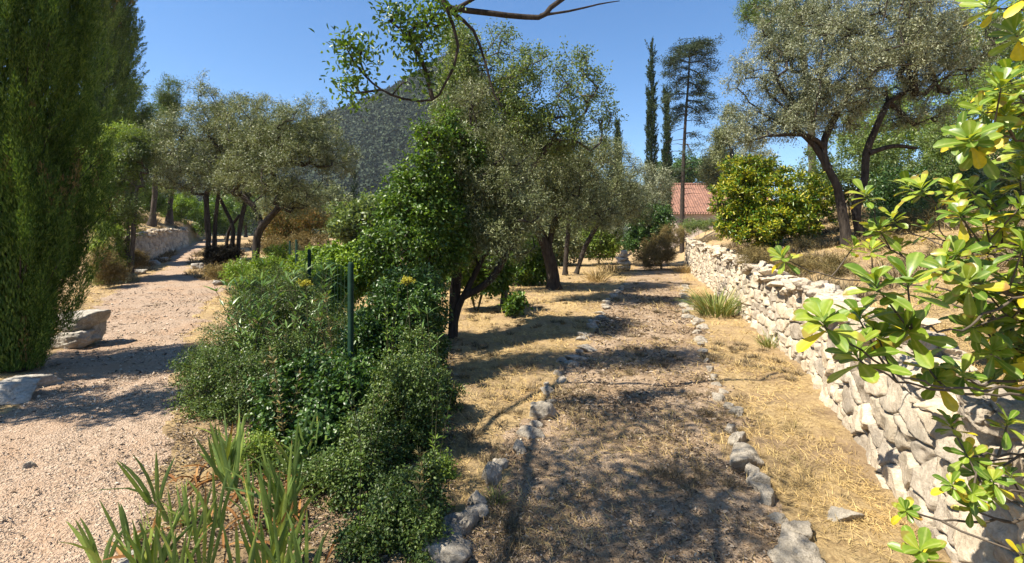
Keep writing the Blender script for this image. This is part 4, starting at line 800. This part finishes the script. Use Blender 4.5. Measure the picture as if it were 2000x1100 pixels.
pittosporum('pittosporum_shrub', 'glossy green pittosporum with whorled leaves and yellow ones reaching over the wall', b, [
    ([root]+A((2150, 560, 2.0), (1950, 600, 1.9), (1880, 640, 1.85), (1800, 640, 1.8), (1775, 650, 1.8)), 3, 1.3),
    ([root]+A((2150, 760, 2.0), (1950, 770, 1.9), (1800, 755, 1.8), (1700, 720, 1.75), (1675, 700, 1.75)), 3, 1.25),
    ([root]+A((2100, 750, 2.0), (1900, 760, 1.8), (1760, 730, 1.75), (1640, 655, 1.7), (1610, 635, 1.7)), 2, 1.2),
    ([root]+A((2150, 740, 2.1), (1980, 740, 2.0), (1890, 750, 1.95), (1830, 745, 1.9)), 6, .92),
    ([root]+A((2150, 660, 2.1), (2020, 600, 2.0), (1940, 560, 1.95), (1890, 555, 1.9)), 10, 1.0),
    ([root]+A((2150, 700, 2.1), (2030, 640, 2.05), (1960, 620, 2.0), (1900, 640, 2.0)), 8, .9),
    ([root]+A((2150, 500, 2.1), (2060, 480, 2.1), (1960, 480, 2.1), (1870, 500, 2.05)), 10, 1.0),
    ([root]+A((2150, 400, 2.2), (2050, 440, 2.2), (1980, 420, 2.2), (1940, 425, 2.2)), 7, 1.0),
    ([root]+A((2100, 700, 2.2), (2000, 690, 2.1), (1940, 690, 2.0)), 8, .95),
    ([root]+A((2150, 860, 2.0), (2050, 880, 1.9), (1975, 890, 1.85), (1890, 890, 1.8)), 6, .72),
    ([root]+A((2150, 950, 1.9), (2000, 960, 1.8), (1930, 965, 1.75), (1860, 950, 1.7)), 5, .6),
    ([root]+A((2150, 1000, 1.9), (2000, 1010, 1.8), (1880, 1020, 1.75), (1770, 1000, 1.7)), 5, .55),
    ([root]+A((2100, 1090, 1.7), (1950, 1120, 1.5), (1850, 1130, 1.4), (1800, 1085, 1.4)), 2, .8),
    ([root]+A((2150, 640, 2.5), (1980, 600, 2.6), (1800, 560, 2.7), (1620, 540, 2.8), (1530, 505, 2.8)), 3, 1.0),
    ([root]+A((2150, 560, 2.7), (2000, 520, 2.8), (1850, 470, 2.9), (1720, 450, 2.9)), 3, 1.0),
    ([root]+A((2150, 600, 2.8), (1960, 560, 2.8), (1760, 500, 2.9), (1700, 400, 2.9), (1690, 385, 2.9)), 5, 1.05),
    ([root]+A((2150, 600, 2.8), (1980, 550, 2.8), (1850, 470, 2.9), (1830, 400, 2.9), (1800, 372, 2.9)), 5, 1.05),
    ([root]+A((2150, 580, 2.8), (2000, 500, 2.8), (1900, 440, 2.9), (1860, 370, 2.9)), 3, 1.0)], 211)
b = g(2450, 2.3); root = b+[0, 0, .9]
pittosporum('pittosporum_shrub', 'sunlit yellow-green pittosporum branches hanging in from the upper corner', b, [
    ([root]+A((2200, 300, 2.3), (2050, 280, 2.2), (1960, 270, 2.1), (1880, 270, 2.1)), 10, 1.05),
    ([root]+A((2200, 200, 2.3), (2080, 220, 2.2), (1990, 200, 2.1), (1920, 220, 2.1)), 10, 1.0),
    ([root]+A((2200, 60, 2.3), (2080, 80, 2.2), (2010, 70, 2.1), (1985, 70, 2.1)), 4, 1.1),
    ([root]+A((2200, -20, 2.3), (2060, 10, 2.2), (1960, 20, 2.1), (1930, 15, 2.1)), 3, 1.1),
    ([root]+A((2200, 330, 2.4), (2070, 340, 2.4), (2000, 300, 2.3)), 5, 1.1)], 212, yel=.16)

# ------------------------------------------------------------------ stones
def rock(c, size, rot, seed, sub=4, rough=.13):
    rng = np.random.default_rng(seed)
    n = 10*2**(sub-1); u = (np.arange(n*2)*2*PI/(n*2)); v = np.linspace(.001, PI-.001, n+1)
    Uu, Vv = np.meshgrid(u, v, indexing='xy'); d = np.stack([np.cos(Uu)*np.sin(Vv), np.sin(Uu)*np.sin(Vv), np.cos(Vv)], -1)
    k = 13; pn = unit(rng.normal(size=(k, 3))); pd = rng.uniform(.62, .95, k)
    pn = np.vstack([pn, [[0, 0, 1], [0, 0, -1]]]); pd = np.append(pd, [.75, .8])
    dot = d@pn.T; r = np.where(dot > .05, pd/np.maximum(dot, .05), 9); r = -np.log(np.sum(np.exp(-14*np.minimum(r, 2)), -1))/14
    r = r*(1+rough*fbm(d*2.2+seed*3.1, 3, 5))
    P = d*r[..., None]*np.array(size)/2*1.15
    ca, sa = math.cos(rot), math.sin(rot); P = np.stack([P[..., 0]*ca-P[..., 1]*sa, P[..., 0]*sa+P[..., 1]*ca, P[..., 2]], -1)+np.asarray(c)
    a, b_ = P.shape[:2]; i, j = np.meshgrid(np.arange(a-1), np.arange(b_), indexing='ij'); j2 = (j+1) % b_
    return P.reshape(-1, 3), np.stack([i*b_+j, i*b_+j2, (i+1)*b_+j2, (i+1)*b_+j], -1).reshape(-1, 4)[:, ::-1]
def stone(name, label, px, Y, w_, h, dp, rot, seed, mat='edgestone', group=None, sink=.3, cat='stone', dz=0, sub=3):
    sink = sink+.14 if name == 'edging_stone' else sink; b = g(px, Y); b[2] += h*(.5-sink)+dz; V, q = rock(b, (w_, dp, h), rot, seed, sub+1); mb = MB(); mb.add(V, q)
    return tag(mb.build(name, M[mat], base=b), label, cat, group)
def Yg(py): return EYE*F/(py-HY)

G1 = 'edging stones left of the dirt path'; G2 = 'edging stones right of the dirt path'
left_e = [(892, 1052, .12, .12), (935, 985, .14, .14), (920, 1003, .1, .12), (975, 915, .13, .15), (1012, 880, .14, .12), (1044, 835, .1, .12), (1052, 800, .1, .13), (1080, 790, .1, .1), (1068, 752, .09, .09), (1130, 688, .12, .09), (1088, 728, .11, .1), (872, 1075, .25, .2), (905, 1025, .19, .2), (960, 935, .15, .22), (1032, 852, .17, .16), (1062, 812, .22, .24), (1073, 768, .13, .13), (1100, 742, .14, .1), (1118, 712, .2, .12), (1100, 705, .12, .1), (1145, 660, .16, .1), (1165, 628, .18, .1), (1182, 600, .16, .1)]
L1 = ['small stone wedged against the nearest edging block left of the path', 'rounded stone between the nearest block and the pointed one, left edging', 'small stone leaning on the rounded one in the left edging', 'dark stone leaning on the upright pointed one, left edging', 'low flat stone past the pointed one in the left edging', 'small stone in front of the blocky dark-faced one, left edging', 'jagged stone on the far side of the blocky dark-faced one', 'small stone on the path side of the blocky dark-faced one', 'tiny pale stone beside the one past the blocky dark-faced one', 'thin stone just past the shade band in the left edging', 'jagged stone at the near rim of the shade band, left edging', 'big rough edging stone left of the dirt path, nearest the camera', 'edging stone just behind the nearest big one left of the dirt path', 'upright pointed pale stone in the left edging of the dirt path', 'small flat edging stone between the pointed and the shaded blocky one',
      'blocky edging stone with a dark shaded face left of the dirt path', 'small pale edging stone just past the blocky shaded one', 'low edging stone in the shade band across the dirt path', 'wide dark stone in the shade band left of the dirt path', 'small pale stone beside the wide dark one in the shade band',
      'small edging stone past the shade band left of the dirt path', 'half-buried edging stone left of the path under the olives', 'farthest visible edging stone left of the path under the olives']
for i, (px, py, w_, h) in enumerate(left_e): stone('edging_stone', L1[i], px, Yg(py), w_*.7, h*.95, w_*1.0, .5+i*.7, 300+i, group=G1)
right_e = [(1520, 1015, .1, .1), (1545, 1040, .12, .13), (1466, 925, .1, .12), (1492, 962, .1, .1), (1446, 886, .12, .12), (1428, 845, .1, .1), (1420, 800, .09, .1), (1412, 770, .09, .1), (1395, 740, .09, .09), (1380, 708, .1, .1), (1369, 676, .1, .09), (1362, 648, .1, .09), (1575, 1085, .12, .12), (1560, 1075, .17, .18), (1588, 1105, .16, .16), (1640, 1010, .14, .1), (1500, 985, .11, .16), (1478, 945, .11, .14), (1455, 905, .22, .2), (1437, 868, .12, .16), (1438, 812, .14, .12), (1405, 785, .10, .12), (1402, 755, .1, .08), (1388, 726, .1, .12), (1372, 690, .12, .12), (1366, 662, .12, .1), (1358, 635, .14, .1), (1350, 600, .14, .1), (1530, 1090, .15, .14)]
L2 = ['small stone behind the gap near the lower end of the right edging', 'rough stone just behind the upright grey one, right edging', 'small stone tucked behind the big blue-grey slab', 'low stone between the narrow and the small grey one, right edging', 'jagged stone leaning on the far end of the blue-grey slab', 'low stone beside the dark-sided one past the slab', 'small stone behind the pale pointed one, right edging', 'thin stone in front of the small upright dark-sided one', 'low pale stone past the second dark-sided one', 'small rough stone at the sunlit band, right edging', 'flat stone between the two pale ones past the sunlit band', 'small stone nearest the pale pair before the green clump', 'wedge-shaped stone pressed between the two lowest stones of the right edging', 'upright grey edging stone near the lower frame edge right of the dirt path', 'rounded grey stone beside the upright one by the lower frame edge', 'small dark stone lying off the edging towards the wall', 'narrow edging stone past the gap in the right edging', 'small grey edging stone right behind the big blue-grey block',
      'big blue-grey slab in the right edging of the dirt path', 'dark-sided stone just past the blue-grey slab', 'pale pointed stone in the right edging beside the straw', 'small upright edging stone with a dark side, right of the path', 'low edging stone between the two dark-sided ones', 'dark-sided stone where the sunlit band crosses the path',
      'pale stone in the right edging past the sunlit band', 'small pale stone in the right edging near the green clump', 'edging stone just in front of the green strappy clump', 'farthest edging stone right of the path beside the green clump', 'squat grey stone at the lower frame edge left of the upright one']
for i, (px, py, w_, h) in enumerate(right_e): stone('edging_stone', L2[i], px, Yg(py), w_*.78, h*.95, w_*1.1, 1.1+i*.9, 330+i, group=G2)
ORD = ['first', 'second', 'third', 'fourth', 'fifth', 'sixth', 'seventh', 'eighth', 'ninth', 'tenth', 'eleventh', 'twelfth', 'thirteenth', 'fourteenth', 'fifteenth', 'sixteenth', 'seventeenth', 'eighteenth']
EL = np.array([(.31, 4.47), (.68, 5.85), (2.06, 10.9), (4.7, 19)]); ER = np.array([(2.06, 4.9), (2.7, 6.9), (3.9, 10.9), (6.3, 18)])
for nm, ed, ys, G in (('left', EL, np.linspace(6.3, 15.5, 18), G1), ('right', ER, np.linspace(7.4, 15, 16), G2)):
    q = np.random.default_rng(7 if nm == 'left' else 9)
    for i, y in enumerate(ys):
        y += q.normal()*.1; x = np.interp(y, ed[:, 1], ed[:, 0])+q.normal()*.05; w_ = q.uniform(.12, .22)
        stone('edging_stone', ORD[i]+' of the small stones edging the far stretch of the dirt path on its '+nm, 1000+F*x/y, y, w_, q.uniform(.1, .17), w_*q.uniform(.8, 1.4), q.uniform(0, 3), 420+i+(50 if nm == 'right' else 0), group=G, sub=2)
# stones of the left view
stone('boulder', 'squared pale limestone block on top of the pair beside the cypress', 142, 7.05, .52, .30, .42, .2, 360, 'stone', cat='boulder', sink=0, dz=.22)
stone('boulder', 'dark-sided lower limestone block under the squared pale one', 148, 7.0, .50, .30, .42, .25, 361, 'stone', cat='boulder', sink=.12)
stone('boulder', 'narrow upright limestone block behind the stacked pair', 186, 7.35, .2, .5, .34, .1, 362, 'stone', cat='boulder', sink=.1)
stone('boulder', 'large flat pale stone at the frame edge below the cypress', 12, 4.75, .42, .26, .4, .4, 363, 'stone', cat='boulder', sink=.35)
stone('boulder', 'smaller pale stone behind the flat one at the frame edge', 40, 5.1, .36, .2, .3, 1.0, 364, 'stone', cat='boulder', sink=.35)
stone('boulder', 'weathered stone at the foot of the cypress trunk', 28, 6.1, .3, .28, .26, 1.8, 365, 'stone', cat='boulder', sink=.25)
stone('stone', 'fist-sized dark stone lying alone on the gravel', 56, 3.32, .06, .05, .05, .3, 366, 'edgestone', sink=.2)
stone('stone', 'pale stone on the mound beside the tree-shaded trail', 425, 14.6, .24, .2, .2, .9, 367, 'stone', sink=.2)
stone('stone', 'pale half-buried stone at the foot of the yellowish iris', 248, 2.42, .09, .07, .08, .6, 368, 'stone', sink=.3)
for i, (px, Y, s) in enumerate([(262, 17.0, .35), (300, 19.5, .4), (318, 21, .35), (275, 17.2, .3), (385, 18.6, .4)]):
    stone('stone', ['pale stone by the corner of the far left wall', 'stone on the left edge of the shaded trail', 'small stone farther up the left edge of the trail', 'stone beside the corner of the far left wall, right of the pale one', 'stone on the right edge of the shaded trail'][i], px, Y, s, s*.7, s, i, 370+i, 'stone', sink=.2)
# cairn
def cairn():
    b = g(1218, 22); t = thing('stone_cairn', 'small pale cairn of stacked stones at the end of the dirt path', 'cairn', b); z = b[2]
    for i, (w_, h) in enumerate([(.72, .3), (.6, .26), (.55, .22), (.42, .2), (.36, .2)]):
        V, q = rock([b[0]+[0, .05, -.04, .03, 0][i], b[1], z+h*.42], (w_, w_*.8, h), i*1.3, 390+i, 2); mb = MB(); mb.add(V, q); mb.build('stone', M['stone'], t); z += h*.8
cairn()

# ------------------------------------------------------------------ dry stone walls
def drywall(name, label, foot, hfun, seed, thick=.36, res=.022, cell=.2, side=1, zbase=None, cap=True):
    """a run of fitted stones: every stone has its own face, tone and rounding"""
    rng = np.random.default_rng(seed)
    P = smoothpath(np.c_[foot, np.zeros(len(foot))], .1)[:, :2]; sL = np.r_[0, np.cumsum(np.linalg.norm(np.diff(P, axis=0), axis=1))]; Lt = sL[-1]
    # sampling finer near the camera
    s = [0.]
    while s[-1] < Lt:
        x = np.interp(s[-1], sL, P[:, 0]); y = np.interp(s[-1], sL, P[:, 1]); s.append(s[-1]+np.clip(np.hypot(x, y)*.0034, .009, .05)*res/.022)
    s = np.array(s[:-1]+[Lt]); X = np.interp(s, sL, P[:, 0]); Y = np.interp(s, sL, P[:, 1])
    T = unit(np.stack([np.gradient(X), np.gradient(Y)], -1)); Nr = np.stack([-T[:, 1], T[:, 0]], -1)*side
    H = hfun(Y); nh = 84; ns = len(s); hN = np.linspace(0, 1, nh)
    S, V = np.meshgrid(s, hN, indexing='ij'); Hh = V*H[:, None]
    # jittered seeds, stones a little wider than tall
    cw = cell*1.25; ch = cell*.85; gi, gj = np.floor(S/cw).astype(int), np.floor(Hh/ch).astype(int)
    wx_ = S+.03*noise(np.stack([S*3, Hh*3], -1), seed); wh_ = Hh+.03*noise(np.stack([S*3+9, Hh*3], -1), seed+1)
    best = np.full(S.shape, 9.); sec = np.full(S.shape, 9.); idn = np.zeros(S.shape); tilt = np.zeros(S.shape)
    for di in (-2, -1, 0, 1, 2):
        for dj in (-2, -1, 0, 1, 2):
            a, c = gi+di, gj+dj; jx = (a+.5+.8*(hsh(a, c, a*0, seed)-.5)+.5*(c % 2))*cw; jy = (c+.5+.75*(hsh(a, c, a*0+1, seed)-.5))*ch
            sz = .75+.6*hsh(a, c, a*0+2, seed)
            ax_ = np.abs(wx_-jx)/cw; ay_ = np.abs(wh_-jy)/ch; d = (.62*np.maximum(ax_, ay_)+.38*np.sqrt(ax_**2+ay_**2))/sz
            id_ = hsh(a, c, a*0+3, seed); new = d < best
            til = ((wx_-jx)*(hsh(a, c, a*0+4, seed)-.5)+(wh_-jy)*(hsh(a, c, a*0+5, seed)-.5))*.7; tilt = np.where(new, til, tilt)
            sec = np.where(new, best, np.minimum(sec, d)); idn = np.where(new, id_, idn); best = np.where(new, d, best)
    edge = np.clip((sec-best-.015)/.13, 0, 1); prof = 1-(1-edge)**3
    disp = .07*prof-.045+(.034*(idn-.5)+.75*tilt)*prof+.006*fbm(np.stack([S*14, Hh*14], -1), seed+3, 4)*prof-.022*ss(.1, .6, fbm(np.stack([S*5+idn*9, Hh*5], -1), seed+5, 3))*prof
    topj = .09*noise(np.stack([s*4.3, s*0], -1), seed+8)+.05*noise(np.stack([s*11, s*0], -1), seed+9)
    zb = gz(X-Nr[:, 0]*-.05, Y-Nr[:, 1]*-.05) if zbase is None else zbase(X, Y)
    batter = .10*V
    Pf = np.stack([X[:, None]+Nr[:, 0:1]*(disp-batter), Y[:, None]+Nr[:, 1:2]*(disp-batter), zb[:, None]-.06+Hh+.06*V+topj[:, None]*V**4], -1)
    # top and back rows
    top = Pf[:, -1]; k2 = 7; ex = []
    for r in range(1, k2+1):
        f = r/k2; lump = .035*fbm(np.stack([s*6, s*0+r*.8], -1), seed+12, 3); q = top.copy(); q[:, :2] -= Nr*(thick*f); q[:, 2] += lump-(.0 if r < k2 else .5); ex.append(q)
    Pall = np.concatenate([Pf, np.stack(ex, 1)], 1); nt_ = nh+k2; ton = np.concatenate([idn, np.repeat(idn[:, -1:], k2, 1)], 1)
    i, j = np.meshgrid(np.arange(ns-1), np.arange(nt_-1), indexing='ij'); q = np.stack([i*nt_+j, (i+1)*nt_+j, (i+1)*nt_+j+1, i*nt_+j+1], -1).reshape(-1, 4)
    if side > 0: q = q[:, ::-1]
    b = np.array([X[0], Y[0], zb[0]]); tone = [ton.ravel()*1.0]
    mb = MB(); mb.add(Pall.reshape(-1, 3), q)
    for e in (0, -1):                       # closed ends
        ring = Pall[e]; c = ring.mean(0); n_ = len(ring); mb.add(np.vstack([ring, c]), np.stack([np.arange(n_-1), np.arange(1, n_), np.full(n_-1, n_)], -1)); tone.append(np.append(ton[e], .5))
    # coping stones sit along the top as part of the masonry
    if cap:
        sc = 0.
        while sc < Lt:
            x, y = np.interp(sc, s, X), np.interp(sc, s, Y); dist = math.hypot(x, y); w_ = rng.uniform(.13, .30); f = np.argmin(np.abs(s-sc)); tz = top[f, 2]
            for kk in range(3):
                off = (.07+.12*kk)+rng.normal()*.03; c = [x-Nr[f, 0]*(off+.02), y-Nr[f, 1]*(off+.02), tz+rng.uniform(-.015, .04)]
                Vr, qr = rock(c, (w_*rng.uniform(.8, 1.2), rng.uniform(.12, .2), rng.uniform(.07, .18)), math.atan2(T[f, 1], T[f, 0])+rng.normal()*.2, int(rng.integers(1e6)), 4 if dist < 6 else 3, .16)
                mb.add(Vr, qr); tone.append(np.full(len(Vr), rng.random()))
            sc += w_*.8
    o = mb.build(name, M['wall'], base=b, attr={'tone': np.concatenate(tone)})
    return tag(o, label, 'wall')
drywall('dry_stone_wall', 'long pale dry stone wall holding up the terrace right of the dirt path', WL[1:], lambda y: WH(y), 400, side=1, cell=.19)
drywall('dry_stone_wall', 'weathered dry stone wall on the bank above the far bend of the gravel path', LWL, lambda y: np.interp(y, [17.6, 24, 29], [1.3, 1.1, .95]), 401, side=-1, cell=.24, res=.03)

# ------------------------------------------------------------------ house
def house():
    Y = 50.; x0 = (1313-1000)/F*Y; x1 = x0+11; b = np.array([x0, Y, gzs(x0+2, Y)]); zb = min(gzs(x0, Y), gzs(x1, Y))-.3; ze = EYE+(HY-414)/F*Y; zr = EYE+(HY-361)/F*(Y+3.6)
    t = thing('house', 'small house with a pinkish tiled roof and grey wall behind the cedar trunk', 'house', b)
    m, tt, p, o = mat_new('house_render'); n = tex(tt, 'Noise', 1.2, pos(tt), Detail=8); tt.links.new(ramp(tt, n.outputs[0], [(.3, (.30, .24, .20)), (.7, (.45, .38, .33))]), p.inputs['Base Color']); p.inputs['Roughness'].default_value = .95
    mb = MB(); D = 7.2
    V = [[x0, Y, zb], [x1, Y, zb], [x1, Y+D, zb], [x0, Y+D, zb], [x0, Y, ze], [x1, Y, ze], [x1, Y+D, ze], [x0, Y+D, ze], [x0, Y+D/2, zr-.1], [x1, Y+D/2, zr-.1]]
    mb.add(V, [[0, 1, 5, 4], [1, 2, 6, 5], [2, 3, 7, 6], [3, 0, 4, 7]], [[4, 8, 7], [5, 6, 9]]); mb.build('wall', m, t, smooth=False)
    m, tt, p, o = mat_new('roof_tiles'); P = pos(tt); n = tex(tt, 'Noise', 1.1, P, Detail=6); v = tex(tt, 'Voronoi', 4.2, P)
    c = mix(tt, .5, ramp(tt, v.outputs['Color'], [(.1, (.11, .05, .032)), (.9, (.32, .155, .10))]), ramp(tt, n.outputs[0], [(.3, (.14, .075, .055)), (.7, (.28, .15, .105))])); tt.links.new(c, p.inputs['Base Color']); p.inputs['Roughness'].default_value = .9
    mb = MB()
    for sgn in (0, 1):                      # corrugated tile slopes with stepped courses
        nx, ny = 330, 61; xs = np.linspace(x0-.25, x1+.25, nx); f = np.linspace(0, 1, ny); Xx, Ff = np.meshgrid(xs, f, indexing='ij')
        ya = Y-.35 if not sgn else Y+D+.35; yb = Y+D/2; sl_ = (zr-ze)/(D/2); Yy = ya+(yb-ya)*Ff; Z = zr-np.abs(Yy-yb)*sl_+.06+.05*np.cos(Xx*2*PI/.26)+.035*(1-(Ff*15 % 1))
        i, j = np.meshgrid(np.arange(nx-1), np.arange(ny-1), indexing='ij'); q = np.stack([i*ny+j, (i+1)*ny+j, (i+1)*ny+j+1, i*ny+j+1], -1).reshape(-1, 4); mb.add(np.stack([Xx, Yy, Z], -1).reshape(-1, 3), q[:, ::-1] if sgn else q)
    tube(mb, [[x0-.25, Y+D/2, zr+.06], [x1+.25, Y+D/2, zr+.06]], .14, 8); mb.build('roof', m, t)
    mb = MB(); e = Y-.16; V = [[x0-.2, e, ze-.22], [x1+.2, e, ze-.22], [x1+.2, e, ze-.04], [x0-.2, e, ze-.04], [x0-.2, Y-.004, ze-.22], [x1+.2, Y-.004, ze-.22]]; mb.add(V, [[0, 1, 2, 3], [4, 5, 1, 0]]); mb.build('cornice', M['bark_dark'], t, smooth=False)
house()

# ------------------------------------------------------------------ uncountable ground cover
def scatter_pts(n, rng, ymin, ymax, amin, amax):
    """points denser towards the camera"""
    y = np.exp(rng.uniform(math.log(ymin), math.log(ymax), n)); x = y*rng.uniform(amin, amax, n); return x, y
def belt(x, y):     # shrub strip and walls: keep ground cover off
    return (x > -.36*y-.9*ss(6, 3, y)) & (x < -.15*y)
def straw():
    rng = np.random.default_rng(500); x, y = scatter_pts(330000, rng, 2.0, 26, -1.1, 1.15); jx, jy = jit(x, y, .2)
    inp = inside(PR, jx, jy); wallz = np.abs((x-wx(y))*.958-.17) < .25; n1 = fbm(np.stack([x*1.4, y*1.4], -1), 33, 3)
    k = (~wallz) & ~inside(PL, jx, jy) & ((x > -.17*y) | ((y > 7) & (rng.random(len(x)) < .6))) & np.where(inp, (rng.random(len(x)) < .26*ss(-.1, .5, n1)+.05), (rng.random(len(x)) < .5+.5*n1))
    x, y = x[k], y[k]; n = len(x); a = rng.uniform(0, 2*PI, n); z = gz(x, y)+.004
    el = np.abs(rng.normal(size=n))*.45+.03; D = np.stack([np.cos(a)*np.cos(el), np.sin(a)*np.cos(el), np.sin(el)], -1); sc = np.clip(y/4, .7, 3)
    mb = MB(); blades(mb, np.stack([x, y, z], -1), D, np.stack([-np.sin(a)*.3, np.cos(a)*.3, 0*a+1], -1), rng.uniform(.035, .11, n)*sc**.5, rng.uniform(.0025, .0055, n)*sc, GRASS, rng.uniform(0, .5, n), .1, G=[[0, 0, -1.]])
    o = mb.build('dry_grass', M['straw']); o['kind'] = 'stuff'
straw()
def scrub():
    rng = np.random.default_rng(503); nC = 1500; y = np.exp(rng.uniform(math.log(3), math.log(24), nC)); x = wx(y)+.55+rng.random(nC)**1.2*9; k = (fbm(np.stack([x*.8, y*.8], -1), 61, 3) > -.2); x, y = x[k], y[k]
    # and a few tussocks along the edges of the dirt path and in the straw
    y2 = np.exp(rng.uniform(math.log(2.3), math.log(22), 1100)); x2 = y2*rng.uniform(-.14, .6, 1100); k = (x2 < wx(y2)-.1) & (fbm(np.stack([x2*1.6, y2*1.6], -1), 62, 3) > .1); nA = len(x); x = np.append(x, x2[k]); y = np.append(y, y2[k]); h = np.where(np.arange(len(x)) < nA, .24, .09)
    y3 = rng.uniform(13, 32, 500); x3 = y3*rng.uniform(-.78, -.5, 500); k = ~inside(PL, x3, y3) & (fbm(np.stack([x3*.7, y3*.7], -1), 63, 3) > -.3); x = np.append(x, x3[k]); y = np.append(y, y3[k]); h = np.append(h, np.full(k.sum(), .3))
    m = 46; n = len(x)*m; ci = np.repeat(np.arange(len(x)), m); a = rng.uniform(0, 2*PI, n); r = h[ci]*.5*rng.random(n)**.6; X = x[ci]+np.cos(a)*r; Y = y[ci]+np.sin(a)*r
    o = np.stack([np.cos(a), np.sin(a), 0*a], -1); D = o*(.2+.7*rng.random((n, 1)))+rng.normal(size=(n, 3))*.2+[0, 0, .8]
    mb = MB(); blades(mb, np.stack([X, Y, gz(X, Y)], -1), D, o+rng.normal(size=(n, 3))*.4+[0, 0, .2], h[ci]*rng.uniform(.5, 1.2, n), np.where(h[ci] > .2, .0065, .003)*np.clip(Y/3.2, .9, 3), GRASS, .3, .1, G=[[0, 0, -1.]])
    q = mb.build('dry_scrub', M['scrub']); q['kind'] = 'stuff'
scrub()
def pebbles():
    rng = np.random.default_rng(501); xa, ya = scatter_pts(52000, rng, 2.0, 15, -1.12, -.3); jx, jy = jit(xa, ya, .12); k = inside(PL, jx, jy)&(rng.random(len(xa)) < .55+.45*fbm(np.stack([xa*1.2, ya*1.2], -1), 44, 3)); xa, ya = xa[k], ya[k]
    xb, yb = scatter_pts(22000, rng, 2.0, 14, -.2, .75); k = inside(PR, xb, yb)&(rng.random(len(xb)) < .45+.5*fbm(np.stack([xb*1.5, yb*1.5], -1), 45, 3)); xb, yb = xb[k], yb[k]
    for nm, x, y in (('path_gravel', xa, ya), ('loose_path_gravel', xb, yb)):
        n = len(x); r = .0032*np.exp(rng.normal(size=n)*.42)*np.clip(y/3.5, .8, 2.2); z = gz(x, y)+r*.5
        oc = np.array([[1, 0, 0], [0, 1, 0], [-1, 0, 0], [0, -1, 0], [0, 0, .8], [.7, .7, .45], [-.7, .7, .45], [-.7, -.7, .45], [.7, -.7, .45], [0, 0, -.6]])
        a = rng.uniform(0, 2*PI, n); s = rng.uniform(.6, 1.5, (n, 1, 3))*r[:, None, None]; Vv = oc[None]*s*(1+.25*rng.normal(size=(n, 10, 1)))
        ca, sa = np.cos(a)[:, None], np.sin(a)[:, None]; Vv = np.stack([Vv[..., 0]*ca-Vv[..., 1]*sa, Vv[..., 0]*sa+Vv[..., 1]*ca, Vv[..., 2]], -1)+np.stack([x, y, z], -1)[:, None]
        tr = np.array([[0, 5, 4], [5, 1, 4], [1, 6, 4], [6, 2, 4], [2, 7, 4], [7, 3, 4], [3, 8, 4], [8, 0, 4], [0, 1, 5], [1, 2, 6], [2, 3, 7], [3, 0, 8], [0, 9, 1], [1, 9, 2], [2, 9, 3], [3, 9, 0]])
        mb = MB(); mb.add(Vv.reshape(-1, 3), (np.arange(n)[:, None, None]*10+tr[None]).reshape(-1, 3)); o = mb.build(nm, M['pebble'], smooth=False); o['kind'] = 'stuff'
pebbles()
def litter():
    rng = np.random.default_rng(502); xs, ys = [], []
    x, y = scatter_pts(42000, rng, 2.0, 7, -.95, -.12); bed = ~inside(PL, x, y)&(x > -1.02*y)&(x > np.interp(y, PL[2:7, 1], PL[2:7, 0])-.1); xs.append(x[bed]); ys.append(y[bed])
    x, y = scatter_pts(80000, rng, 2.0, 15, -.2, .8); jx, jy = jit(x, y, .25); k = inside(PR, jx, jy)&(rng.random(len(x)) < .55+.6*fbm(np.stack([x*1.1+5, y*1.1], -1), 46, 3)); xs.append(x[k]); ys.append(y[k])
    x, y = scatter_pts(26000, rng, 2.2, 20, -1.12, -.4); k = rng.random(len(x)) < .12+.5*ss(0, .5, fbm(np.stack([x*.9, y*.9], -1), 47, 3)); xs.append(x[k]); ys.append(y[k])
    x = np.concatenate(xs); y = np.concatenate(ys); n = len(x); a = rng.uniform(0, 2*PI, n); sc = np.clip(y/3.5, .8, 2.2); el = rng.normal(size=n)*.3
    D = np.stack([np.cos(a)*np.cos(el), np.sin(a)*np.cos(el), np.sin(el)], -1); N = rng.normal(size=(n, 3))*.4+[0, 0, 1]
    mb = MB(); leaves(mb, np.stack([x, y, gz(x, y)+rng.uniform(.004, .02, n)], -1), D, N, rng.uniform(.012, .045, n)*sc, rng.uniform(.005, .013, n)*sc, 'o'); o = mb.build('leaf_litter', M['litter']); o['kind'] = 'stuff'
litter()
for o in bpy.data.objects:
    if '_b' in o.keys(): del o['_b']
